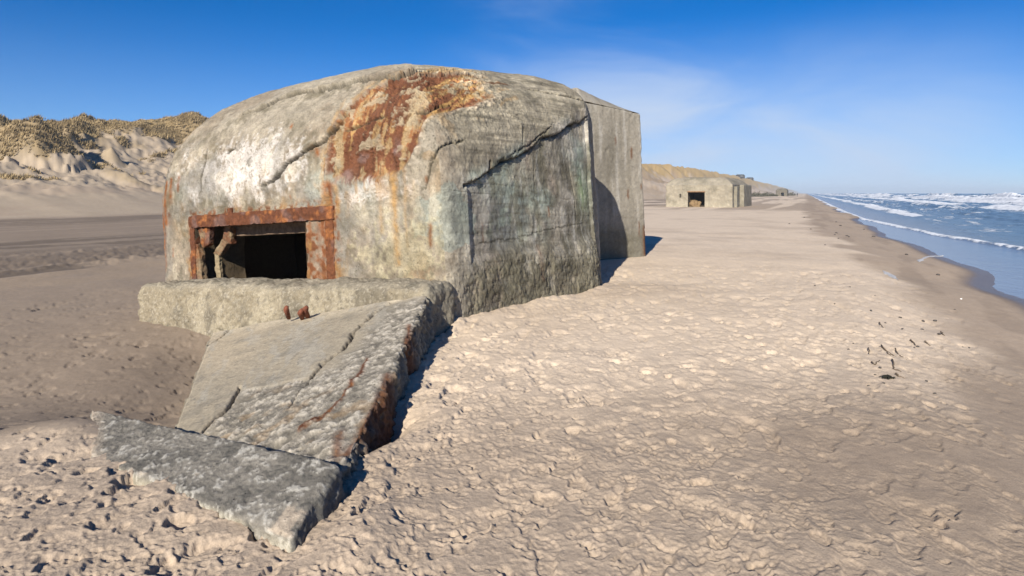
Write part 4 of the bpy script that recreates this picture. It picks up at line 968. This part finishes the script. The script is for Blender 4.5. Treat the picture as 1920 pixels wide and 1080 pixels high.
# ------------------------------------------------------------------ far bunkers
def far_bunker(name, C1, dirx, width, depth, h0, h1, inset, door, zbase, root, tint, res=.12):
    """flat-topped bunker: walls with a real doorway, bevelled roof, dark room inside"""
    dx = np.array(dirx); dy = np.array([dx[1], -dx[0]]);
    if dy[1] < 0: dy = -dy
    def W(a, b, z): 
        a, b, z = np.broadcast_arrays(np.asarray(a, float), b, z)
        xy = np.array(C1) + a[..., None] * dx + b[..., None] * dy
        return np.concatenate([xy, (z + zbase)[..., None]], -1)
    pts = np.concatenate([seg((0, depth), (0, 0), res * 2), seg((0, 0), (door[0], 0), res)[1:], seg((door[0], 0), (door[1], 0), res)[1:], seg((door[1], 0), (width, 0), res)[1:], seg((width, 0), (width, depth), res * 2)[1:], seg((width, depth), (0, depth), res * 2)[1:-1]])
    zr = np.concatenate([np.linspace(-.5, door[2], 6)[:-1], np.linspace(door[2], door[3], 20)[:-1], np.linspace(door[3], h0, 12)])
    cx = np.array([width / 2, depth / 2]); half = np.array([width / 2, depth / 2])
    ins = [0, .03, inset * .5, inset, inset * 1.6, min(half) * .999]; iz = [h0, h0 + .05, h0 + (h1 - h0) * .62, h1 - .03, h1, h1 + .05]
    A = []; B = []; Zs = []
    d = pts - cx
    for i_, z_ in zip(np.interp(np.linspace(0, 5, 26), range(6), ins)[1:], np.interp(np.linspace(0, 5, 26), range(6), iz)[1:]):
        k = (half - i_) / half; A.append(cx[0] + d[:, 0] * k[0]); B.append(cx[1] + d[:, 1] * k[1]); Zs.append(np.full(len(pts), z_))
    a = np.concatenate([np.repeat(pts[:, :1], len(zr), 1), np.array(A).T], 1); b = np.concatenate([np.repeat(pts[:, 1:], len(zr), 1), np.array(B).T], 1)
    z = np.concatenate([np.repeat(zr[None], len(pts), 0), np.array(Zs).T], 1)
    L3 = np.stack([a, b, z], -1); n1 = fb3(L3 * .9, 4, 801); n2 = fb3(L3 * 4, 3, 803); dp = fb2((a + b) * 3, z * .6, 3, 805)
    # grow the noise outwards from the middle
    dirs = L3 - np.array([cx[0], cx[1], h0 * .4]); dirs /= np.linalg.norm(dirs, axis=-1, keepdims=True)
    onw = (b < 1e-6) & (a > door[0] - .2) & (a < door[1] + .2)
    L4 = L3 + dirs * (.13 * n1 + .07 * n2 + .03 * fb3(L3 * 11, 2, 807))[..., None] * np.where(onw, .25, 1)[..., None]
    C = mix(np.broadcast_to(np.array([.255, .223, .168]) * tint, L3.shape), np.array([.18, .16, .118]) * tint, ss(-.2, .35, n1 + .4 * n2))
    C = mix(C, np.array([.36, .32, .24]) * tint, ss(.1, .4, n2) * .4 + (1 - ss(.25, .8, z + .3 * n1)) * .5); C = mix(C, np.array([.20, .18, .14]) * tint, ss(.1, .45, dp) * .4)
    C = mix(C, np.array([.22, .20, .165]) * tint, np.exp(-((z - h0) / .07) ** 2) * .5)
    C = mix(C, np.array([.20, .18, .145]) * tint, (b > .3) * (a < .2) * .5)
    keep = np.ones((len(pts), a.shape[1] - 1), bool)
    ac = .5 * (pts[:, 0] + np.roll(pts[:, 0], -1)); on = (np.abs(pts[:, 1]) < 1e-6) & (ac > door[0]) & (ac < door[1]); zc = .5 * (zr[1:] + zr[:-1])
    keep[np.ix_(on, np.where((zc > door[2]) & (zc < door[3]))[0])] = False
    wall = link('wall', mesh_np(name + '_wall', W(L4[..., 0], L4[..., 1], L4[..., 2]), grid_faces(len(pts), a.shape[1], keep=keep, wrap=True), rgba(C)), M_far, root)
    # room behind the doorway
    a0, a1, z0, z1 = door; dd = min(3.2, depth * .7)
    V = [tuple(W(x_, y_, z_)) for z_ in (z0, z1) for x_, y_ in ((a0 - .02, 0), (a1 + .02, 0), (a1 + .02, dd), (a0 - .02, dd))]
    me = bpy.data.meshes.new('room'); me.from_pydata(V, [], [(0, 1, 2, 3), (7, 6, 5, 4), (1, 5, 6, 2), (2, 6, 7, 3), (3, 7, 4, 0)]); me.update()
    at = me.color_attributes.new('Col', 'FLOAT_COLOR', 'POINT'); at.data.foreach_set('color', np.tile(np.array([.10, .08, .06, .95], np.float32), 8))
    link('doorway', me, M_far, root)
    return W, wall

fb = empty('bunker', (22.6, 80, 0)); tag(fb, 'smaller distant flat-roofed bunker with a dark square doorway', 'bunker', 'wartime bunkers along the beach')
zb = gz(22, 77)
Wf, fwall = far_bunker('far_bunker', (26.0, 75.5), (-.88, .475), 7.9, 12.5, 2.72, 3.62, 1.1, (3.20, 5.20, .02, 1.78), zb, fb, 1.0, .10)
# rusty door leaf rubble in the doorway, roof overhang and buttress on its seaward side
def FBk(a0, a1, b0, b1, z0, z1): 
    r = [(a0, b0), (a1, b0), (a1, b1), (a0, b1)]; return [Wf(a, b, z0) for a, b in r] + [Wf(a, b, z1) for a, b in r]
link('lintel', slab_mesh('far_lintel', FBk(3.12, 5.28, -.06, .12, 1.79, 1.93), .08, .02, conc_disp(0, .02, 0), plain((.20, .115, .06), .4, 4)), M_rust, fb)
link('rubble', slab_mesh('far_rubble', FBk(3.75, 5.1, .1, 1.0, -.2, .75), .06, .34, lambda P, q, n: .30 * fb3(P * 3, 3, 811) + .05 * fb3(P * 9, 2, 812), plain((.20, .135, .07), .5, 4)), M_far, fb)
link('hole_shade', slab_mesh('far_hole_shade', FBk(6.0, 6.22, -.05, .1, 1.15, 1.62), .05, .06, conc_disp(0, .01, 0), plain((.05, .042, .032), .3, 4)), M_far, fb)  # solid dark block painted as the shade inside a small hole
for (b0, b1, a1, z1) in ((1.2, 2.6, -.35, 2.5), (5.5, 12.0, -.5, 2.75)):
    link('buttress', slab_mesh('far_buttress', FBk(a1, .1, b0, b1, -.5, z1), .12, .06, conc_disp(.06, .03, 0), plain((.21, .19, .145), .4, 2)), M_far, fb)

fb2_ = empty('bunker', (141, 330, 0)); x3, y3 = (1476 - 960) / 1200 * 340., 340.
tag(fb2_, 'tiny hazy grey bunker far off at the foot of the dune', 'bunker', 'wartime bunkers along the beach')
far_bunker('distant_bunker', (x3, y3), (-.88, .475), 5.6, 7, 3.2, 4.1, 1.0, (1.6, 3.0, .1, 1.9), gz(x3, y3), fb2_, .5, .3)

# ------------------------------------------------------------------ houses on the dune top
def far_at(px, Y): return (px - 960) / 1200 * Y, Y
def house(px, py, Y, w, h, rf, lab):
    Ys = np.linspace(250, 1100, 400); zz = terrain((px - 960) / 1200 * Ys, Ys)[0]; Y = float(Ys[np.argmax((zz - 1.7) / Ys)]); w = w * Y / 640; h = h * Y / 640; rf = rf * Y / 640
    x, y = far_at(px, Y); zg = gz(x, y); z = zg - .2
    r = empty('dune_house', (x, y, zg)); tag(r, lab, 'house', 'houses on the dune crest')
    d = w * .7
    K = [np.array([x + sx * w / 2, y + sy * d / 2, k]) for k in (zg - 2, z + h) for sx, sy in ((-1, -1), (1, -1), (1, 1), (-1, 1))]
    link('wall', slab_mesh('house_wall', K, .8, .05, None, plain((.05, .045, .04), .1, 1)), M_far, r)
    K2 = [np.array([x + sx * w * .52, y + sy * d * .52, z + h + .01]) for sx, sy in ((-1, -1), (1, -1), (1, 1), (-1, 1))] + [np.array([x + sx * w * .47, y + sy * .15, z + h + rf]) for sx, sy in ((-1, -1), (1, -1), (1, 1), (-1, 1))]
    link('roof', slab_mesh('house_roof', K2, .6, .05, None, plain((.04, .038, .036), .15, 1)), M_far, r)
    link('window', slab_mesh('house_window', [np.array([x + sx * w * .12 + w * .05, y - d / 2 + sy * .05 - .05, k]) for k in (z + h * .3, z + h * .85) for sx, sy in ((-1, -1), (1, -1), (1, 1), (-1, 1))], .5, .02, None, plain((.35, .36, .36), .1, 1)), M_far, r)
house(1388, 333.5, 640, 7.5, .9, 1.3, 'larger dark-roofed house on the dune crest beyond the distant bunker')
house(1406, 335, 660, 6.0, .4, 1.0, 'lower dark house just seaward of the larger dune-crest house')

# grey scrub at the far dune foot
def scrub(px, Y, w, h, k):
    x, y = far_at(px, Y); z = gz(x, y); n = 420
    g = np.random.default_rng(900 + k)
    u = g.normal(0, 1, (n, 3)); u /= np.linalg.norm(u, axis=1, keepdims=True); rad = g.random(n) ** .45
    bump = 1 + .35 * vn3(u * 2.2 + k, 5)
    c = np.array([x, y, z]) + u * (rad * bump)[:, None] * np.array([w / 2, w / 2, h]); c[:, 2] = np.maximum(c[:, 2], z - .1)
    V = (c[:, None] + g.normal(0, .32, (n, 3, 3))).reshape(-1, 3)
    C = np.repeat(rgba(np.array([.085, .078, .05]) * g.uniform(.6, 1.5, (n, 1)))[:, None], 3, 1)
    o = link('dune_shrub', mesh_np('dune_shrub', V, np.arange(3 * n).reshape(-1, 3), C, False), M_grass)
    tag(o, 'dark low shrub in the line of scrub at the far dune foot', 'shrub', 'shrubs at the far dune foot')
for k, (px, Y, w, h) in enumerate(((1408, 300, 5, 1.8), (1418, 310, 6, 2.0), (1430, 330, 7, 1.8), (1441, 350, 6, 2.2), (1450, 330, 5, 1.5), (1484, 420, 6, 2.0))):
    scrub(px, Y, w, h, k)

# a walker far down the beach
def person(px, py, h):
    Y = 1.7 * 1200 / (py - 362); x = (px - 960) / 1200 * Y; z = gz(x, Y)
    bm_v = [(0, 0, .95), (0, .02, 1.2), (0, .02, 1.42), (0, 0, 1.55), (0, 0, 1.70), (.10, 0, .90), (.11, -.04, .50), (.12, .06, .05), (.12, -.10, .03), (-.10, 0, .90), (-.12, .12, .50), (-.12, .30, .10), (-.12, .18, .03), (.20, .02, 1.40), (.27, .04, 1.12), (.25, -.10, .90), (-.20, .02, 1.40), (-.27, .02, 1.12), (-.25, -.06, .90)]
    ed = [(0, 1), (1, 2), (2, 3), (3, 4), (0, 5), (5, 6), (6, 7), (7, 8), (0, 9), (9, 10), (10, 11), (11, 12), (2, 13), (13, 14), (14, 15), (2, 16), (16, 17), (17, 18)]
    rad = [.16, .15, .17, .07, .11, .10, .075, .05, .045, .10, .075, .05, .045, .075, .055, .04, .075, .055, .04]
    me = bpy.data.meshes.new('person'); me.from_pydata([(a * h, b * h, c * h) for a, b, c in bm_v], ed, []); me.update()
    o = link('person', me, None); o.location = (x, Y, z)
    sk = o.modifiers.new('skin', 'SKIN')
    for i, v in enumerate(me.skin_vertices[0].data): v.radius = (rad[i] * h, rad[i] * h); v.use_root = (i == 0)
    o.modifiers.new('sub', 'SUBSURF').levels = 1
    m, nt, b = nodes('dark_outdoor_clothes'); nz = N(nt, 'ShaderNodeTexNoise'); nz.inputs['Scale'].default_value = 4; rp = N(nt, 'ShaderNodeValToRGB')
    rp.color_ramp.elements[0].color = (.02, .022, .03, 1); rp.color_ramp.elements[1].color = (.06, .055, .06, 1); nt.links.new(nz.outputs['Fac'], rp.inputs[0]); nt.links.new(rp.outputs[0], b.inputs['Base Color']); b.inputs['Roughness'].default_value = .9
    dg = bpy.context.evaluated_depsgraph_get(); ev = bpy.data.meshes.new_from_object(o.evaluated_get(dg)); o.modifiers.clear(); o.data = ev; ev.materials.clear(); ev.materials.append(m)
    tag(o, 'tiny dark walker standing far down the hazy beach', 'person')
person(1495, 368.5, 1.02)

# ------------------------------------------------------------------ flotsam
def ground_z(x, y):
    k = np.argmin((X_ - x) ** 2 + (Y_ - y) ** 2); return float(Z_.ravel()[k])
TW = [([(1652, 650), (1663, 657), (1672, 662), (1680, 665)], .011, 'longest dark twig lying on the trampled sand by the tide line'),
      ([(1677, 655), (1688, 662), (1700, 670)], .009, 'straight brown twig just seaward of the longest twig'),
      ([(1663, 661), (1670, 666), (1675, 671)], .007, 'short thin twig just below the longest dark twig'),
      ([(1673, 676), (1676, 685), (1675, 692), (1688, 696)], .010, 'hooked dark twig bent like an elbow on the sand'),
      ([(1679, 702), (1686, 706), (1698, 708)], .011, 'thick dark stick beside the black seaweed clump'),
      ([(1634, 680), (1641, 685), (1648, 677)], .009, 'v-shaped dark twig left of the hooked twig'),
      ([(1629, 655), (1630, 664)], .009, 'upright short dark twig left of the longest twig'),
      ([(1707, 629), (1718, 637)], .011, 'stubby dark twig among pale clods of sand'),
      ([(1733, 630), (1744, 634)], .011, 'stubby brown twig seaward of the other stubby twig'),
      ([(1648, 603), (1657, 614)], .010, 'slanting dark twig near the upper end of the tide litter'),
      ([(1764, 608), (1770, 613)], .012, 'small dark twig on smooth damp sand near the water')]
for L, r, lab in TW:
    P = []
    for i, (px, py) in enumerate(L):
        x, y = view_ground(px, py); P.append((x, y, ground_z(x, y) + r * .5 + (.012 if i == 0 else 0)))
    P = dense(P, 9) + rng.normal(0, .004, (9, 3))
    o = link('twig', tube_mesh('twig', P, list(np.linspace(r * .8, r * .4, 9)), 7, .15, (.15, .115, .08)), M_wood); tag(o, lab, 'twig', 'twigs washed up at the tide line')
# clump of seaweed
x, y = view_ground(1667, 707); z0 = ground_z(x, y); V = []; Fw = []
g = np.random.default_rng(5)
for k in range(26):
    a = g.uniform(0, 6.28); l = g.uniform(.025, .06); c = np.array([x, y, z0 + .004]) + np.r_[g.normal(0, .014, 2), 0]; w = .007
    d = np.array([math.cos(a), math.sin(a), 0]); s_ = np.array([-d[1], d[0], 0]); b0 = len(V)
    for t in np.linspace(0, 1, 5):
        pc = c + d * l * t + np.array([0, 0, .03 * math.sin(t * 3.1) * g.uniform(.4, 1)])
        for oz in (-.003, .003):
            V += [pc - s_ * w * (1 - .6 * t) + [0, 0, oz], pc + s_ * w * (1 - .6 * t) + [0, 0, oz]]
    for t in range(4):
        i = b0 + t * 4; Fw += [(i, i + 1, i + 5, i + 4), (i + 3, i + 2, i + 6, i + 7), (i + 2, i, i + 4, i + 6), (i + 1, i + 3, i + 7, i + 5)]
o = link('seaweed_clump', mesh_np('seaweed', np.array(V), np.array(Fw), rgba(np.broadcast_to(np.array([.022, .022, .016]), (len(V), 3)))), M_wood)
tag(o, 'small black clump of dried seaweed on the sand', 'seaweed')

def pebble_mesh(seed):
    u, v = np.meshgrid(np.linspace(0, 2 * math.pi, 15)[:-1], np.linspace(.02, math.pi - .02, 9), indexing='ij')
    P = np.stack([np.cos(u) * np.sin(v), np.sin(u) * np.sin(v), np.cos(v)], -1); P = P * (1 + .28 * fb3(P * 1.3 + seed, 2, seed))[..., None] * np.array([1, .75, .55])
    return mesh_np('pebble', P, grid_faces(*u.shape, wrap=True), rgba(np.broadcast_to(np.array([.07, .062, .055]), P.shape)))
pm = [pebble_mesh(k) for k in (3, 8, 14, 21)]
for m_ in pm: m_.materials.append(M_stone)
PB = [(1568, 416, 4), (1576, 422, 5), (1568, 437, 5), (1565, 441, 4), (1588, 443, 6), (1592, 445, 4), (1572, 448, 4), (1638, 442, 7), (1700, 477, 7), (1759, 513, 7), (1547, 461, 4), (1528, 537, 4), (1641, 553, 5), (1633, 581, 5), (1565, 571, 4), (1594, 540, 4), (1660, 600, 5), (1688, 591, 6), (1731, 594, 7), (1753, 596, 8), (1729, 609, 6), (1761, 621, 7), (1692, 612, 5), (1721, 645, 7), (1714, 646, 5), (1805, 640, 5), (1817, 642, 5), (1737, 707, 7), (1657, 720, 6), (1629, 720, 6), (1753, 732, 6), (1600, 646, 4), (1591, 656, 5), (1633, 582, 5), (1650, 690, 7), (1641, 700, 5), (1480, 420, 4), (1508, 408, 4), (1620, 428, 4), (1520, 430, 4), (1790, 575, 4)]
for k, (px, py, s_) in enumerate(PB):
    zp = -.119 * max(0, -1 - sp(*view_ground(px, py))[1]); x, y = view_ground(px, py, zp)
    o = bpy.data.objects.new('pebble', pm[k % 4]); col.objects.link(o); rr = s_ / 2 / 1200 * y
    o.location = (x, y, (ground_z(x, y) if y < 30 else gz(x, y)) + rr * .25); o.scale = (rr, rr, rr); o.rotation_euler = (0, 0, rng.uniform(0, 6.28))
    tag(o, 'small dark pebble scattered on the sand near the waterline', 'pebble', 'pebbles near the waterline')
# white shell
wm = pebble_mesh(33); C = np.tile(np.array([.8, .78, .74, .6], np.float32), len(wm.vertices)); wm.color_attributes['Col'].data.foreach_set('color', C); wm.materials.append(M_stone)
x, y = view_ground(1802, 563, -.2); o = bpy.data.objects.new('sea_shell', wm); col.objects.link(o); o.location = (x, y, gz(x, y) + .012); o.scale = (.02, .02, .02)
tag(o, 'tiny white shell on smooth damp sand close to the water', 'shell')

# lather left on the sand by the last wave
def lather():
    V = []; F = []; Cs = []
    for (L, w) in (([(1655, 508), (1663, 512), (1672, 517), (1684, 526)], .16), ([(1727, 487), (1738, 482), (1752, 480), (1770, 480)], .16), ([(1722, 491), (1730, 485)], .12)):
        n = 60; pts = []
        for px, py in L:
            zz = -.22
            for _ in range(3):
                x, y = view_ground(px, py, zz); zz = gz(x, y)
            pts.append((x, y, 0))
        pts = dense(pts, n); t = np.linspace(0, 1, n); wd = w * np.sin(np.pi * np.clip(t * .94 + .03, 0, 1)) ** 1.2 * .55
        tn = np.gradient(pts, axis=0); nx = np.stack([-tn[:, 1], tn[:, 0]], -1); nx /= np.linalg.norm(nx, axis=1, keepdims=True)
        m = 12; q = np.linspace(-1, 1, m)
        jag = 1 + .5 * vn2(t[:, None] * 14 + w * 50, np.sign(q)[None] * 3.3 + 0 * t[:, None], 9)
        xy = pts[:, None, :2] + nx[:, None] * (q[None] * wd[:, None] * jag)[..., None]
        z = terrain(xy[..., 0], xy[..., 1])[0]; z = np.maximum(z, -.35) + .02 * (1 - q[None] ** 2) * (.7 + .5 * vn2(xy[..., 0] * 20, xy[..., 1] * 20, 4)) - .004 * (np.abs(q) > .98)[None]
        b0 = len(V) and sum(len(v) for v in V); V.append(np.concatenate([xy, z[..., None]], -1).reshape(-1, 3)); F.append(grid_faces(n, m) + (b0 or 0))
    V = np.concatenate(V); F = np.concatenate(F)
    o = link('sea_foam', mesh_np('sea_foam', V, F, rgba(np.broadcast_to(np.array([.42, .42, .42]), V.shape))), M_stone)
    tag(o, 'white streaks of lather left on damp sand by the last wave', 'foam', kind='stuff')
lather()

# ------------------------------------------------------------------ air
def haze():
    x0, x1, y0, y1, z0, z1 = -6300., 6300., -6300., 6300., -5.0, 34.
    V = [(x, y, z) for z in (z0, z1) for x, y in ((x0, y0), (x1, y0), (x1, y1), (x0, y1))]
    me = bpy.data.meshes.new('haze'); me.from_pydata(V, [], [(3, 2, 1, 0), (4, 5, 6, 7), (0, 1, 5, 4), (1, 2, 6, 5), (2, 3, 7, 6), (3, 0, 4, 7)]); me.update()
    m = bpy.data.materials.new('sea_haze'); m.use_nodes = True; nt = m.node_tree; nt.nodes.clear()
    out = N(nt, 'ShaderNodeOutputMaterial'); v = N(nt, 'ShaderNodeVolumePrincipled'); v.inputs['Color'].default_value = (.74, .87, 1, 1); v.inputs['Density'].default_value = HAZE; v.inputs['Anisotropy'].default_value = .0
    nt.links.new(v.outputs[0], out.inputs['Volume'])
    o = link('haze', me, m); tag(o, 'pale sea mist thickening along the far shore', 'haze', kind='stuff')
HAZE = .0003
haze()

# ------------------------------------------------------------------ light, sky, camera
EL = R(27); to_sun = Vector((-.308 * math.cos(EL), -.951 * math.cos(EL), math.sin(EL))).normalized()
sl = bpy.data.lights.new('sun', 'SUN'); sl.energy = 4.6; sl.angle = R(.5); sl.color = (1, .93, .83)
so = bpy.data.objects.new('sun', sl); col.objects.link(so); so.rotation_euler = to_sun.to_track_quat('Z', 'Y').to_euler(); so.location = (-10, -30, 30)

w = bpy.data.worlds.new('World'); scene.world = w; w.use_nodes = True; nt = w.node_tree; nt.nodes.clear(); L = nt.links.new
out = N(nt, 'ShaderNodeOutputWorld'); bg = N(nt, 'ShaderNodeBackground'); bg.inputs['Strength'].default_value = .065
sky = N(nt, 'ShaderNodeTexSky'); sky.sky_type = 'NISHITA'; sky.sun_disc = False; sky.sun_elevation = EL; sky.sun_rotation = R(196.3)
sky.air_density = .75; sky.dust_density = 0; sky.ozone_density = 10.0; sky.altitude = 0
tc = N(nt, 'ShaderNodeTexCoord'); mp = N(nt, 'ShaderNodeMapping'); mp.inputs['Scale'].default_value = (1.3, 1.3, 4.0); mp.inputs['Rotation'].default_value = (0, R(-14), 0); L(tc.outputs['Generated'], mp.inputs['Vector'])
nz = N(nt, 'ShaderNodeTexNoise'); nz.inputs['Scale'].default_value = 2.3; nz.inputs['Detail'].default_value = 7; nz.inputs['Roughness'].default_value = .55; nz.inputs['Distortion'].default_value = .5; L(mp.outputs[0], nz.inputs['Vector'])
m1 = N(nt, 'ShaderNodeMapRange', interpolation_type='SMOOTHSTEP'); m1.inputs['From Min'].default_value = .25; m1.inputs['From Max'].default_value = .75; m1.inputs['To Min'].default_value = .45; L(nz.outputs['Fac'], m1.inputs['Value'])
dt = N(nt, 'ShaderNodeVectorMath', operation='DOT_PRODUCT'); L(tc.outputs['Generated'], dt.inputs[0]); dv = Vector((.34, 1, .05)).normalized(); dt.inputs[1].default_value = dv
m2 = N(nt, 'ShaderNodeMapRange', interpolation_type='SMOOTHSTEP'); m2.inputs['From Min'].default_value = .90; m2.inputs['From Max'].default_value = .985; L(dt.outputs['Value'], m2.inputs['Value'])
mm = N(nt, 'ShaderNodeMath', operation='MULTIPLY'); L(m1.outputs[0], mm.inputs[0]); L(m2.outputs[0], mm.inputs[1])
m3 = N(nt, 'ShaderNodeMath', operation='MULTIPLY'); m3.inputs[1].default_value = .80; sx = N(nt, 'ShaderNodeSeparateXYZ'); L(tc.outputs['Generated'], sx.inputs[0])
vz = N(nt, 'ShaderNodeMapRange', interpolation_type='SMOOTHSTEP'); vz.inputs['From Min'].default_value = .27; vz.inputs['From Max'].default_value = .06; L(sx.outputs['Z'], vz.inputs['Value'])
m5 = N(nt, 'ShaderNodeMath', operation='MULTIPLY'); L(mm.outputs[0], m5.inputs[0]); L(vz.outputs[0], m5.inputs[1]); L(m5.outputs[0], m3.inputs[0])
mx = N(nt, 'ShaderNodeMix', data_type='RGBA'); m6 = N(nt, 'ShaderNodeMath', operation='MULTIPLY_ADD'); m6.inputs[1].default_value = .2; L(vz.outputs[0], m6.inputs[0]); L(m3.outputs[0], m6.inputs[2]); d2 = N(nt, 'ShaderNodeVectorMath', operation='DOT_PRODUCT'); L(tc.outputs['Generated'], d2.inputs[0]); d2.inputs[1].default_value = Vector((.14, 1, .17)).normalized()
w1 = N(nt, 'ShaderNodeMapRange', interpolation_type='SMOOTHSTEP'); w1.inputs['From Min'].default_value = .955; w1.inputs['From Max'].default_value = .999; w1.inputs['To Max'].default_value = .22; L(d2.outputs['Value'], w1.inputs['Value'])
w2 = N(nt, 'ShaderNodeMath', operation='MULTIPLY_ADD'); L(w1.outputs[0], w2.inputs[0]); m8 = N(nt, 'ShaderNodeMapRange', interpolation_type='SMOOTHSTEP'); m8.inputs['From Min'].default_value = .38; m8.inputs['From Max'].default_value = .74; L(nz.outputs['Fac'], m8.inputs['Value']); L(m8.outputs[0], w2.inputs[1]); L(m6.outputs[0], w2.inputs[2]); w2.use_clamp = True; L(w2.outputs[0], mx.inputs[0]); hs = N(nt, 'ShaderNodeHueSaturation'); hs.inputs['Saturation'].default_value = 1.2; tn = N(nt, 'ShaderNodeVectorMath', operation='MULTIPLY'); tn.inputs[1].default_value = (1.1, 1, .97); L(sky.outputs[0], tn.inputs[0]); L(tn.outputs[0], hs.inputs['Color']); L(hs.outputs[0], mx.inputs[6]); mx.inputs[7].default_value = (5.0, 6.0, 7.7, 1)
L(mx.outputs[2], bg.inputs['Color']); L(bg.outputs[0], out.inputs['Surface'])

cam = bpy.data.cameras.new('camera'); co = bpy.data.objects.new('camera', cam); col.objects.link(co)
co.location = (0, 0, 1.7); co.rotation_euler = (R(90), 0, 0); cam.sensor_width = 36; cam.lens = 22.5; cam.shift_y = -178 / 1920; cam.clip_end = 20000; cam.clip_start = .05
scene.camera = co
scene.view_settings.view_transform = 'Standard'; scene.view_settings.look = 'None'; scene.view_settings.exposure = .82; scene.view_settings.gamma = 1
scene.cycles.volume_bounces = 0
